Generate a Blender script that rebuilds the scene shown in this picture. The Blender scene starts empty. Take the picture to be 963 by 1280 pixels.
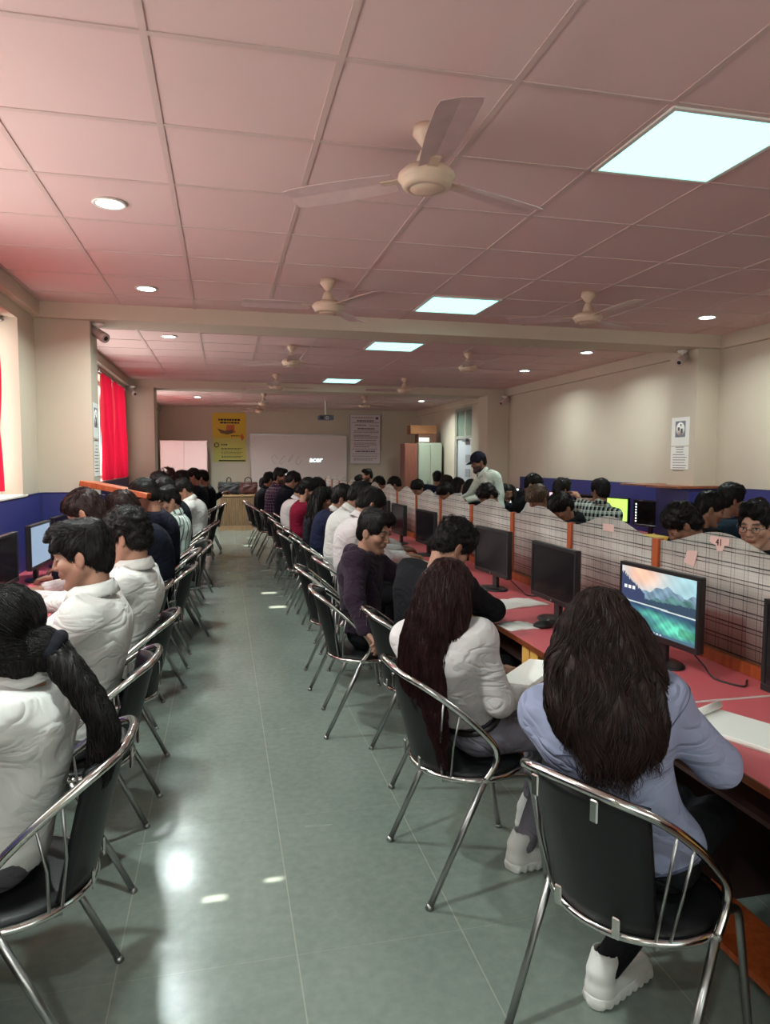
import bpy, math, random
import numpy as np
from mathutils import Vector, Matrix

random.seed(7)
RNG = np.random.default_rng(11)
SC = bpy.context.scene
COL = SC.collection
PI = math.pi
CAM_Z, CEIL = 1.6, 2.876


# ------------------------------------------------------------------ materials
def srgb(r, g, b):
    f = lambda c: c / 12.92 if c <= 0.04045 else ((c + 0.055) / 1.055) ** 2.4
    return (f(r / 255), f(g / 255), f(b / 255), 1.0)


class NT:
    def __init__(self, name):
        self.m = bpy.data.materials.new(name)
        self.m.use_nodes = True
        self.t = self.m.node_tree
        self.b = self.t.nodes['Principled BSDF']
        self.out = self.t.nodes['Material Output']

    def n(self, kind, **kw):
        nd = self.t.nodes.new(kind)
        for k, v in kw.items():
            if k in nd.inputs.keys():
                nd.inputs[k].default_value = v
            else:
                setattr(nd, k, v)
        return nd

    def l(self, a, b):
        self.t.links.new(a, b)

    def coords(self, which='Object', scale=(1, 1, 1), rot=(0, 0, 0), loc=(0, 0, 0)):
        tc = self.n('ShaderNodeTexCoord')
        mp = self.n('ShaderNodeMapping')
        mp.inputs['Scale'].default_value = scale
        mp.inputs['Rotation'].default_value = rot
        mp.inputs['Location'].default_value = loc
        self.l(tc.outputs[which], mp.inputs['Vector'])
        return mp.outputs['Vector']

    def mix(self, fac, a, b, blend='MIX'):
        mx = self.n('ShaderNodeMix', data_type='RGBA', blend_type=blend)
        for sock, v in ((mx.inputs[0], fac), (mx.inputs[6], a), (mx.inputs[7], b)):
            if isinstance(v, (int, float)):
                sock.default_value = v
            elif isinstance(v, (tuple, list)):
                sock.default_value = v
            else:
                self.l(v, sock)
        return mx.outputs[2]

    def math(self, op, a, b=0.0, c=None):
        nd = self.n('ShaderNodeMath', operation=op)
        for i, v in enumerate((a, b) if c is None else (a, b, c)):
            if isinstance(v, (int, float)):
                nd.inputs[i].default_value = v
            else:
                self.l(v, nd.inputs[i])
        return nd.outputs[0]

    def noise(self, vec, scale, detail=3.0, rough=0.5):
        nd = self.n('ShaderNodeTexNoise', Scale=scale, Detail=detail, Roughness=rough)
        if vec is not None:
            self.l(vec, nd.inputs['Vector'])
        return nd.outputs['Fac']

    def ramp(self, fac, stops):
        nd = self.n('ShaderNodeValToRGB')
        cr = nd.color_ramp
        while len(cr.elements) < len(stops):
            cr.elements.new(0.5)
        for e, (p, c) in zip(cr.elements, stops):
            e.position = p
            e.color = c
        self.l(fac, nd.inputs[0])
        return nd.outputs[0]

    def bump(self, height, strength=0.2, dist=0.01):
        nd = self.n('ShaderNodeBump', Strength=strength, Distance=dist)
        self.l(height, nd.inputs['Height'])
        self.l(nd.outputs[0], self.b.inputs['Normal'])


_mats = {}


def mat(name, col=(0.5, 0.5, 0.5, 1), rough=0.5, metal=0.0, spec=0.5, var=0.0, vscale=8.0, bump=0.0, bscale=60.0, coat=0.0):
    if name in _mats:
        return _mats[name]
    n = NT(name)
    n.b.inputs['Roughness'].default_value = rough
    n.b.inputs['Metallic'].default_value = metal
    n.b.inputs['Specular IOR Level'].default_value = spec
    n.b.inputs['Coat Weight'].default_value = coat
    n.b.inputs['Base Color'].default_value = col
    if var > 0 or bump > 0:
        v = n.coords('Object')
        if var > 0:
            f = n.noise(v, vscale, 4)
            lo = tuple(c * (1 - var) for c in col[:3]) + (1,)
            hi = tuple(min(1, c * (1 + var)) for c in col[:3]) + (1,)
            n.l(n.ramp(f, [(0.3, lo), (0.7, hi)]), n.b.inputs['Base Color'])
        if bump > 0:
            n.bump(n.noise(v, bscale, 3), bump, 0.004)
    _mats[name] = n.m
    return n.m


def emit_mat(name, col, strength):
    if name in _mats:
        return _mats[name]
    n = NT(name)
    n.b.inputs['Base Color'].default_value = (0.02, 0.02, 0.02, 1)
    n.b.inputs['Emission Color'].default_value = col
    n.b.inputs['Emission Strength'].default_value = strength
    _mats[name] = n.m
    return n.m


def wood_mat(name, dark, light, axis='X', scale=6.0, rough=0.4):
    if name in _mats:
        return _mats[name]
    n = NT(name)
    s = {'X': (0.6, 9, 9), 'Y': (9, 0.6, 9), 'Z': (9, 9, 0.6)}[axis]
    v = n.coords('Object', s)
    f = n.noise(v, scale, 6, 0.6)
    n.l(n.ramp(f, [(0.3, dark), (0.7, light)]), n.b.inputs['Base Color'])
    n.b.inputs['Roughness'].default_value = rough
    n.bump(f, 0.08, 0.002)
    _mats[name] = n.m
    return n.m


def crease_bump(n, fold):
    v = n.coords('Object', (1.0, 1.0, 1.9), (0.5, 0.35, 0.2))
    a = n.n('ShaderNodeTexNoise', Scale=5.5, Detail=2.0, Roughness=0.45, Distortion=1.3)
    n.l(v, a.inputs['Vector'])
    ridge = n.math('ABSOLUTE', n.math('SUBTRACT', a.outputs['Fac'], 0.5))
    ridge = n.math('MINIMUM', n.math('MULTIPLY', ridge, 5.0), 0.6)
    b = n.n('ShaderNodeTexNoise', Scale=14.0, Detail=2.0, Roughness=0.5, Distortion=0.8)
    n.l(n.coords('Object', (1.6, 1.0, 0.8), (0.2, 0.6, 0.9)), b.inputs['Vector'])
    h = n.math('ADD', ridge, n.math('MULTIPLY', b.outputs['Fac'], 0.3))
    h = n.math('ADD', h, n.math('MULTIPLY', n.noise(n.coords('Object'), 420, 1), 0.05))
    n.bump(h, min(1.0, fold * 1.1), 0.018)


def cloth_mat(name, col, rough=0.85, fold=0.35, sheen=0.0):
    """plain woven cloth: long soft creases and a fine weave"""
    if name in _mats:
        return _mats[name]
    n = NT(name)
    n.b.inputs['Base Color'].default_value = col
    n.b.inputs['Roughness'].default_value = rough
    n.b.inputs['Specular IOR Level'].default_value = 0.08
    n.b.inputs['Sheen Weight'].default_value = sheen
    crease_bump(n, fold)
    _mats[name] = n.m
    return n.m


def check_mat(name, base, line, line2, freq, width=0.3, kind='check', ys=-1.0):
    """woven checks or stripes carried by the cloth"""
    if name in _mats:
        return _mats[name]
    n = NT(name)
    v = n.coords('Object')
    sp = n.n('ShaderNodeSeparateXYZ')
    n.l(v, sp.inputs[0])
    u = n.math('ADD', sp.outputs['X'], n.math('MULTIPLY', sp.outputs['Y'], ys))

    def band(c, fr, w):
        return n.math('LESS_THAN', n.math('FRACT', n.math('MULTIPLY', c, fr)), w)
    a = band(u, freq, width)
    b = band(sp.outputs['Z'], freq, width)
    if kind == 'check':
        s = n.math('MULTIPLY', n.math('ADD', a, b), 0.5)
        c = n.mix(s, base, line)
        c = n.mix(n.math('MULTIPLY', band(u, freq, 0.06), 0.8), c, line2)
        c = n.mix(n.math('MULTIPLY', band(sp.outputs['Z'], freq, 0.06), 0.8), c, line2)
    else:
        c = n.mix(a, base, line)
        c = n.mix(n.math('MULTIPLY', band(u, freq * 2.0, 0.1), 0.5), c, line2)
    n.l(c, n.b.inputs['Base Color'])
    n.b.inputs['Roughness'].default_value = 0.85
    n.b.inputs['Specular IOR Level'].default_value = 0.2
    crease_bump(n, 0.35)
    _mats[name] = n.m
    return n.m


def attr_mat(name, rough=0.5, spec=0.4, sss=0.0, emit=0.0, attr='Col'):
    if name in _mats:
        return _mats[name]
    n = NT(name)
    a = n.n('ShaderNodeVertexColor', layer_name=attr)
    n.l(a.outputs[0], n.b.inputs['Base Color'])
    n.b.inputs['Roughness'].default_value = rough
    n.b.inputs['Specular IOR Level'].default_value = spec
    if sss:
        n.b.inputs['Subsurface Weight'].default_value = sss
        n.b.inputs['Subsurface Radius'].default_value = (0.02, 0.008, 0.004)
        n.b.inputs['Subsurface Scale'].default_value = 0.3
    if emit:
        n.l(a.outputs[0], n.b.inputs['Emission Color'])
        n.b.inputs['Emission Strength'].default_value = emit
    _mats[name] = n.m
    return n.m


# ------------------------------------------------------------------ objects
def tag(o, label=None, cat=None, group=None, kind=None):
    if label:
        o['label'] = label
    if cat:
        o['category'] = cat
    if group:
        o['group'] = group
    if kind:
        o['kind'] = kind
    return o


def link(name, me, m=None, parent=None, smooth=False):
    o = bpy.data.objects.new(name, me)
    COL.objects.link(o)
    if m is not None:
        me.materials.append(m)
    if parent is not None:
        o.parent = parent
    if smooth and len(me.polygons):
        me.polygons.foreach_set('use_smooth', np.ones(len(me.polygons), dtype=bool))
    return o


def empty(name, loc=(0, 0, 0), rz=0.0):
    o = bpy.data.objects.new(name, None)
    o.empty_display_size = 0.1
    COL.objects.link(o)
    o.location = loc
    o.rotation_euler = (0, 0, rz)
    return o


def kids(o):
    return [c for c in bpy.data.objects if c.parent == o]


_kids = {}


def copy_tree(o, parent=None):
    c = o.copy()
    COL.objects.link(c)
    if parent is not None:
        c.parent = parent
    if o.name not in _kids:
        _kids[o.name] = list(o.children)
    for ch in _kids[o.name]:
        copy_tree(ch, c)
    return c


def np_mesh(name, V, F):
    """mesh from arrays of vertices and of quads or triangles"""
    me = bpy.data.meshes.new(name)
    V = np.asarray(V, dtype=np.float32)
    F = np.asarray(F, dtype=np.int32)
    me.vertices.add(len(V))
    me.vertices.foreach_set('co', V.ravel())
    k = F.shape[1]
    me.loops.add(F.size)
    me.loops.foreach_set('vertex_index', F.ravel())
    me.polygons.add(len(F))
    me.polygons.foreach_set('loop_start', np.arange(len(F), dtype=np.int32) * k)
    me.update(calc_edges=True)
    me.validate()
    return me


def set_col(me, C, name='Col'):
    a = me.color_attributes.new(name, 'FLOAT_COLOR', 'POINT')
    C = np.asarray(C, dtype=np.float32)
    if C.shape[1] == 3:
        C = np.concatenate([C, np.ones((len(C), 1), np.float32)], 1)
    a.data.foreach_set('color', C.ravel())


class MB:
    """collects solids into one mesh; every polygon keeps its smooth flag"""

    def __init__(self):
        self.V, self.F, self.S = [], [], []

    def add(self, V, F, smooth=False):
        o = len(self.V)
        self.V += [tuple(v) for v in V]
        self.F += [tuple(o + i for i in f) for f in F]
        self.S += [smooth] * len(F)
        return self

    def box(self, x0, x1, y0, y1, z0, z1, bev=0.0, M=None):
        if bev <= 0:
            V = [(x, y, z) for x in (x0, x1) for y in (y0, y1) for z in (z0, z1)]
            F = [(0, 1, 3, 2), (4, 6, 7, 5), (0, 4, 5, 1), (2, 3, 7, 6), (0, 2, 6, 4), (1, 5, 7, 3)]
            return self.add([M @ Vector(v) for v in V] if M else V, F)
        b = min(bev, (x1 - x0) / 2.01, (y1 - y0) / 2.01, (z1 - z0) / 2.01)
        V, ix = [], {}

        def vid(p):
            k = tuple(round(c, 6) for c in p)
            if k not in ix:
                ix[k] = len(V)
                V.append(p)
            return ix[k]
        F = []
        L, Hh = (x0, y0, z0), (x1, y1, z1)

        def corner(s, ax):
            return tuple((Hh[i] if s[i] else L[i]) if i == ax else ((Hh[i] - b) if s[i] else (L[i] + b)) for i in range(3))
        for ax in range(3):
            u, w = (ax + 1) % 3, (ax + 2) % 3
            for sd in (0, 1):
                q = []
                for (a, c) in ((0, 0), (1, 0), (1, 1), (0, 1)):
                    s = [0, 0, 0]
                    s[ax], s[u], s[w] = sd, a, c
                    q.append(vid(corner(s, ax)))
                F.append(q if sd else q[::-1])
        for ax in range(3):
            u, w = (ax + 1) % 3, (ax + 2) % 3
            for a in (0, 1):
                for c in (0, 1):
                    s0, s1 = [0, 0, 0], [0, 0, 0]
                    s0[u] = s1[u] = a
                    s0[w] = s1[w] = c
                    s1[ax] = 1
                    q = [vid(corner(s0, u)), vid(corner(s1, u)), vid(corner(s1, w)), vid(corner(s0, w))]
                    F.append(q if (a != c) else q[::-1])
        for sx in (0, 1):
            for sy in (0, 1):
                for sz in (0, 1):
                    s = (sx, sy, sz)
                    q = [vid(corner(s, 0)), vid(corner(s, 1)), vid(corner(s, 2))]
                    F.append(q if (sx + sy + sz) % 2 else q[::-1])
        return self.add([M @ Vector(v) for v in V] if M else V, F)

    def lathe(self, prof, n=24, c=(0, 0, 0), M=None, cap=True):
        V, F = [], []
        for (r, z) in prof:
            for i in range(n):
                a = 2 * PI * i / n
                V.append((c[0] + r * math.cos(a), c[1] + r * math.sin(a), c[2] + z))
        for j in range(len(prof) - 1):
            for i in range(n):
                k = (i + 1) % n
                F.append((j * n + i, j * n + k, (j + 1) * n + k, (j + 1) * n + i))
        if cap:
            F.append(tuple(range(n))[::-1])
            F.append(tuple((len(prof) - 1) * n + i for i in range(n)))
        return self.add([M @ Vector(v) for v in V] if M else V, F, True)

    def tube(self, pts, r, n=8, cap=True, closed=False):
        P = [Vector(p) for p in pts]
        R = r if isinstance(r, (list, tuple)) else [r] * len(P)
        V, F = [], []
        T = []
        for i in range(len(P)):
            if closed:
                d = P[(i + 1) % len(P)] - P[i - 1]
            else:
                d = P[min(i + 1, len(P) - 1)] - P[max(i - 1, 0)]
            T.append(d.normalized() if d.length > 1e-9 else Vector((0, 0, 1)))
        up = Vector((0, 0, 1)) if abs(T[0].z) < 0.9 else Vector((1, 0, 0))
        N = (up - T[0] * up.dot(T[0])).normalized()
        for i in range(len(P)):
            if i:
                N = N - T[i] * N.dot(T[i])
                N.normalize()
            B = T[i].cross(N)
            for k in range(n):
                a = 2 * PI * k / n
                V.append(P[i] + (N * math.cos(a) + B * math.sin(a)) * R[i])
        m = len(P)
        for j in range(m if closed else m - 1):
            for k in range(n):
                k2, j2 = (k + 1) % n, (j + 1) % m
                F.append((j * n + k, j * n + k2, j2 * n + k2, j2 * n + k))
        if cap and not closed:
            F.append(tuple(range(n))[::-1])
            F.append(tuple((m - 1) * n + k for k in range(n)))
        return self.add(V, F, True)

    def prism(self, poly, ax, a, b):
        """extrude a 2D outline along axis ax from a to b (outline in the other two axes, cyclic order)"""
        n = len(poly)
        u, w = (ax + 1) % 3, (ax + 2) % 3
        V = []
        for t in (a, b):
            for (p, q) in poly:
                v = [0, 0, 0]
                v[ax], v[u], v[w] = t, p, q
                V.append(tuple(v))
        F = [tuple(range(n))[::-1], tuple(n + i for i in range(n))]
        F += [(i, (i + 1) % n, n + (i + 1) % n, n + i) for i in range(n)]
        return self.add(V, F)

    def build(self, name, m=None, parent=None):
        me = bpy.data.meshes.new(name)
        me.from_pydata(self.V, [], self.F)
        me.update()
        if self.S:
            me.polygons.foreach_set('use_smooth', self.S)
        return link(name, me, m, parent)


def catmull(P, n):
    P = np.asarray(P, dtype=float)
    Q = np.concatenate([[2 * P[0] - P[1]], P, [2 * P[-1] - P[-2]]])
    t = np.linspace(0, len(P) - 1 - 1e-9, n)
    i = t.astype(int)
    f = (t - i)[:, None]
    a, b, c, d = Q[i], Q[i + 1], Q[i + 2], Q[i + 3]
    return 0.5 * (2 * b + (c - a) * f + (2 * a - 5 * b + 4 * c - d) * f ** 2 + (3 * b - 3 * c + d - a) * f ** 3)


def text_obj(name, s, size, loc, rot, m, parent=None, extrude=0.0005, align='CENTER', shear=0.0, off=0.0):
    cu = bpy.data.curves.new(name, 'FONT')
    cu.body = s
    cu.size = size
    cu.extrude = extrude
    cu.align_x = align
    cu.align_y = 'CENTER'
    cu.shear = shear
    cu.offset = off
    cu.materials.append(m)
    o = bpy.data.objects.new(name, cu)
    COL.objects.link(o)
    o.location = loc
    o.rotation_euler = rot
    bpy.context.view_layer.update()
    me = bpy.data.meshes.new_from_object(o.evaluated_get(bpy.context.evaluated_depsgraph_get()))
    bpy.data.objects.remove(o)
    bpy.data.curves.remove(cu)
    o = bpy.data.objects.new(name, me)
    COL.objects.link(o)
    o.location = loc
    o.rotation_euler = rot
    if parent is not None:
        o.parent = parent
    return o


# ------------------------------------------------------------------ implicit surfaces
class Sdf:
    def __init__(self):
        self.ops = []

    def cone(self, a, b, r1, r2, k=0.02, mode='u'):
        a, b = np.asarray(a, float), np.asarray(b, float)
        lo = np.minimum(a - r1, b - r2)
        hi = np.maximum(a + r1, b + r2)
        ba = b - a
        L = max(float(ba @ ba), 1e-12)

        def f(x, y, z):
            px, py, pz = x - a[0], y - a[1], z - a[2]
            t = np.clip((px * ba[0] + py * ba[1] + pz * ba[2]) / L, 0, 1)
            return np.sqrt((px - t * ba[0]) ** 2 + (py - t * ba[1]) ** 2 + (pz - t * ba[2]) ** 2) - (r1 + (r2 - r1) * t)
        self.ops.append((mode, f, lo, hi, k))
        return self

    def ell(self, c, r, R=None, k=0.02, mode='u'):
        c, r = np.asarray(c, float), np.asarray(r, float)
        R = np.eye(3) if R is None else R
        ext = np.sqrt((R ** 2) @ (r ** 2))

        def f(x, y, z):
            px, py, pz = x - c[0], y - c[1], z - c[2]
            q = [R[0, i] * px + R[1, i] * py + R[2, i] * pz for i in range(3)]
            k0 = np.sqrt(sum((q[i] / r[i]) ** 2 for i in range(3)))
            k1 = np.sqrt(sum((q[i] / r[i] ** 2) ** 2 for i in range(3))) + 1e-9
            return k0 * (k0 - 1) / k1
        self.ops.append((mode, f, c - ext, c + ext, k))
        return self

    def box(self, c, b, rad, R=None, k=0.01, mode='u'):
        c, b = np.asarray(c, float), np.asarray(b, float)
        R = np.eye(3) if R is None else R
        ext = np.abs(R) @ b

        def f(x, y, z):
            px, py, pz = x - c[0], y - c[1], z - c[2]
            q = [np.abs(R[0, i] * px + R[1, i] * py + R[2, i] * pz) - (b[i] - rad) for i in range(3)]
            return np.sqrt(sum(np.maximum(v, 0) ** 2 for v in q)) + np.minimum(np.maximum(np.maximum(q[0], q[1]), q[2]), 0) - rad
        self.ops.append((mode, f, c - ext, c + ext, k))
        return self

    def fn(self, g):
        """g(x, y, z, value) -> value, over the whole grid"""
        self.ops.append(('f', g, None, None, 0))
        return self

    def plane(self, p, nrm, k=0.004):
        """keep what lies behind the plane (nrm points to the removed side)"""
        p, nrm = np.asarray(p, float), np.asarray(nrm, float)
        nrm = nrm / np.linalg.norm(nrm)

        def g(x, y, z, v):
            d = (x - p[0]) * nrm[0] + (y - p[1]) * nrm[1] + (z - p[2]) * nrm[2]
            return np.maximum(v, d)
        return self.fn(g)

    def mesh(self, h, lo=None, hi=None):
        U = [o for o in self.ops if o[0] == 'u']
        l0 = np.min([o[2] for o in U], 0) - 3 * h
        h0 = np.max([o[3] for o in U], 0) + 3 * h
        if lo is not None:
            l0 = np.maximum(l0, lo)
        if hi is not None:
            h0 = np.minimum(h0, hi)
        nn = np.maximum(np.ceil((h0 - l0) / h).astype(int) + 1, 4)
        ax = [(l0[i] + h * np.arange(nn[i])).astype(np.float32) for i in range(3)]
        v = np.full(nn, 0.5, np.float32)
        for mode, f, lo_, hi_, k in self.ops:
            if mode == 'f':
                v = f(ax[0][:, None, None], ax[1][None, :, None], ax[2][None, None, :], v).astype(np.float32)
                continue
            m = k + 4 * h
            i0 = np.clip(np.floor((lo_ - m - l0) / h).astype(int), 0, nn - 1)
            i1 = np.clip(np.ceil((hi_ + m - l0) / h).astype(int) + 1, 1, nn)
            if np.any(i1 <= i0):
                continue
            sl = tuple(slice(i0[i], i1[i]) for i in range(3))
            d = f(ax[0][sl[0]][:, None, None], ax[1][sl[1]][None, :, None], ax[2][sl[2]][None, None, :]).astype(np.float32)
            w = v[sl]
            if mode == 'u':
                if k > 0:
                    hh = np.maximum(k - np.abs(w - d), 0) / k
                    v[sl] = np.minimum(w, d) - hh * hh * k * 0.25
                else:
                    v[sl] = np.minimum(w, d)
            elif mode == 's':
                d = -d
                hh = np.maximum(k - np.abs(w - d), 0) / max(k, 1e-6)
                v[sl] = np.maximum(w, d) + hh * hh * k * 0.25
        return surf_nets(v, l0, h)


_CO = np.array([(i, j, k) for i in (0, 1) for j in (0, 1) for k in (0, 1)])
_ED = [(a, b) for a in range(8) for b in range(a + 1, 8) if np.abs(_CO[a] - _CO[b]).sum() == 1]


def surf_nets(v, lo, h):
    s = v < 0
    cnt = np.zeros(np.array(v.shape) - 1, np.int8)
    for c in _CO:
        cnt += s[c[0]:c[0] + cnt.shape[0], c[1]:c[1] + cnt.shape[1], c[2]:c[2] + cnt.shape[2]]
    act = np.argwhere((cnt > 0) & (cnt < 8))
    if len(act) == 0:
        return np.zeros((0, 3)), np.zeros((0, 4), int)
    cv = np.stack([v[act[:, 0] + c[0], act[:, 1] + c[1], act[:, 2] + c[2]] for c in _CO], 1)
    pos = np.zeros((len(act), 3))
    num = np.zeros(len(act))
    for a, b in _ED:
        va, vb = cv[:, a], cv[:, b]
        m = (va < 0) != (vb < 0)
        t = np.where(m, va / np.where(m, va - vb, 1), 0)
        pos += np.where(m[:, None], _CO[a] + t[:, None] * (_CO[b] - _CO[a]), 0)
        num += m
    pos = (pos / num[:, None] + act) * h + lo
    ix = np.full(cnt.shape, -1, np.int32)
    ix[act[:, 0], act[:, 1], act[:, 2]] = np.arange(len(act))
    Q = []
    n = v.shape
    for ax in range(3):
        u, w = (ax + 1) % 3, (ax + 2) % 3
        sa = [slice(1, n[i] - 1) for i in range(3)]
        sb = list(sa)
        sa[ax] = slice(0, n[ax] - 1)
        sb[ax] = slice(1, n[ax])
        A, B = s[tuple(sa)], s[tuple(sb)]
        e = np.argwhere(A != B)
        if len(e) == 0:
            continue
        inside = A[e[:, 0], e[:, 1], e[:, 2]]
        base = e + 1
        base[:, ax] -= 1
        q = []
        for du, dw in ((-1, -1), (0, -1), (0, 0), (-1, 0)):
            c = base.copy()
            c[:, u] += du
            c[:, w] += dw
            q.append(ix[c[:, 0], c[:, 1], c[:, 2]])
        q = np.stack(q, 1)
        q[~inside] = q[~inside][:, ::-1]
        Q.append(q)
    return pos, np.concatenate(Q)


def join_vf(parts):
    V, F, o = [], [], 0
    for v, f in parts:
        V.append(v)
        F.append(f + o)
        o += len(v)
    return np.concatenate(V), np.concatenate(F)
# ------------------------------------------------------------------ people
def Rz(d):
    a = math.radians(d)
    return np.array([[math.cos(a), -math.sin(a), 0], [math.sin(a), math.cos(a), 0], [0, 0, 1]])


def Ry(d):
    a = math.radians(d)
    return np.array([[math.cos(a), 0, math.sin(a)], [0, 1, 0], [-math.sin(a), 0, math.cos(a)]])


def Rx(d):
    a = math.radians(d)
    return np.array([[1, 0, 0], [0, math.cos(a), -math.sin(a)], [0, math.sin(a), math.cos(a)]])


def unit(v):
    v = np.asarray(v, float)
    return v / max(np.linalg.norm(v), 1e-9)


def frame(up, heading):
    u = unit(up)
    f = np.array([math.cos(math.radians(heading)), math.sin(math.radians(heading)), 0])
    f = unit(f - u * (f @ u))
    return np.stack([f, np.cross(u, f), u], 1)


SKIN_BASE = {'a': (0.30, 0.148, 0.095), 'b': (0.33, 0.172, 0.115), 'c': (0.23, 0.110, 0.07), 'd': (0.40, 0.225, 0.155)}
HAIR_RGB = np.array([0.012, 0.009, 0.008])
M_SKIN = attr_mat('skin', 0.5, 0.35, 0.04)


def hair_mat(name, col, rough=0.5):
    if name in _mats:
        return _mats[name]
    n = NT(name)
    v = n.coords('Object', (1, 1, 0.25))
    f = n.noise(v, 90, 3, 0.6)
    lo = tuple(c * 0.55 for c in col) + (1,)
    hi = tuple(c * 1.7 for c in col) + (1,)
    n.l(n.ramp(f, [(0.35, lo), (0.7, hi)]), n.b.inputs['Base Color'])
    n.b.inputs['Roughness'].default_value = rough
    n.b.inputs['Specular IOR Level'].default_value = 0.2
    n.bump(n.noise(v, 160, 2), 0.5, 0.004)
    _mats[name] = n.m
    return n.m


HAIR_BLACK = hair_mat('hair_black', (0.008, 0.0065, 0.006))
HAIR_BROWN = hair_mat('hair_dark_brown', (0.019, 0.009, 0.0075))
HAIR_AUBURN = hair_mat('hair_reddish_brown', (0.025, 0.0075, 0.0078), 0.42)


def head_prims(S, R, t, s=1.0, jaw=1.0, ears=True, neck_to=None, beard=0.0):
    W = lambda p: t + R @ (np.asarray(p) * s)

    def C(a, b, r1, r2, k=0.012, m='u'):
        S.cone(W(a), W(b), r1 * s, r2 * s, k * s, m)

    def E(c, r, k=0.02, m='u', rot=None):
        S.ell(W(c), np.asarray(r) * s, R if rot is None else R @ rot, k * s, m)
    E((-0.014, 0, 0.032), (0.097, 0.077, 0.088))
    E((0.028, 0, -0.036), (0.060, 0.062, 0.076), 0.03)
    if neck_to is not None:
        S.cone(W((-0.030, 0, -0.055)), neck_to, 0.054 * s, 0.060 * s, 0.03)
    for y in (-1, 1):
        C((-0.002, y * 0.054, -0.050), (0.062, y * 0.022, -0.104), 0.022 * jaw, 0.019 * jaw, 0.025)
        E((0.058, y * 0.042, -0.024), (0.028, 0.024, 0.022), 0.02)
    C((0.074, -0.009, -0.103), (0.074, 0.009, -0.103), 0.019, 0.019, 0.02)
    C((0.078, -0.034, 0.025), (0.078, 0.034, 0.025), 0.012, 0.012, 0.02)
    for y in (-1, 1):
        E((0.093, y * 0.033, 0.003), (0.013, 0.017, 0.010), 0.012, 's')
        E((0.073, y * 0.032, 0.002), (0.0155, 0.016, 0.0125), 0.004)
    C((0.088, 0, 0.016), (0.108, 0, -0.028), 0.0085, 0.0115, 0.012)
    for y in (-1, 1):
        E((0.097, y * 0.0115, -0.032), (0.012, 0.009, 0.0085), 0.006)
    E((0.084, 0, -0.055), (0.016, 0.026, 0.014), 0.012)
    C((0.089, -0.015, -0.0605), (0.089, 0.015, -0.0605), 0.0065, 0.0065, 0.006)
    C((0.087, -0.013, -0.0725), (0.087, 0.013, -0.0725), 0.0070, 0.0070, 0.006)
    E((0.086, 0, -0.084), (0.012, 0.03, 0.006), 0.01, 's')
    if beard > 0:
        C((0.02, -0.05, -0.075), (0.082, -0.012, -0.108), 0.020, 0.022, 0.02)
        C((0.02, 0.05, -0.075), (0.082, 0.012, -0.108), 0.020, 0.022, 0.02)
        C((0.084, 0, -0.100), (0.080, 0, -0.125), 0.022, 0.016, 0.02)
    if ears:
        for y in (-1, 1):
            E((-0.010, y * 0.081, -0.012), (0.019, 0.0075, 0.031), 0.008, 'u', Rz(-y * 22) @ Ry(-10))
            E((-0.004, y * 0.090, -0.008), (0.010, 0.006, 0.018), 0.004, 's', Rz(-y * 22) @ Ry(-10))


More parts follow.
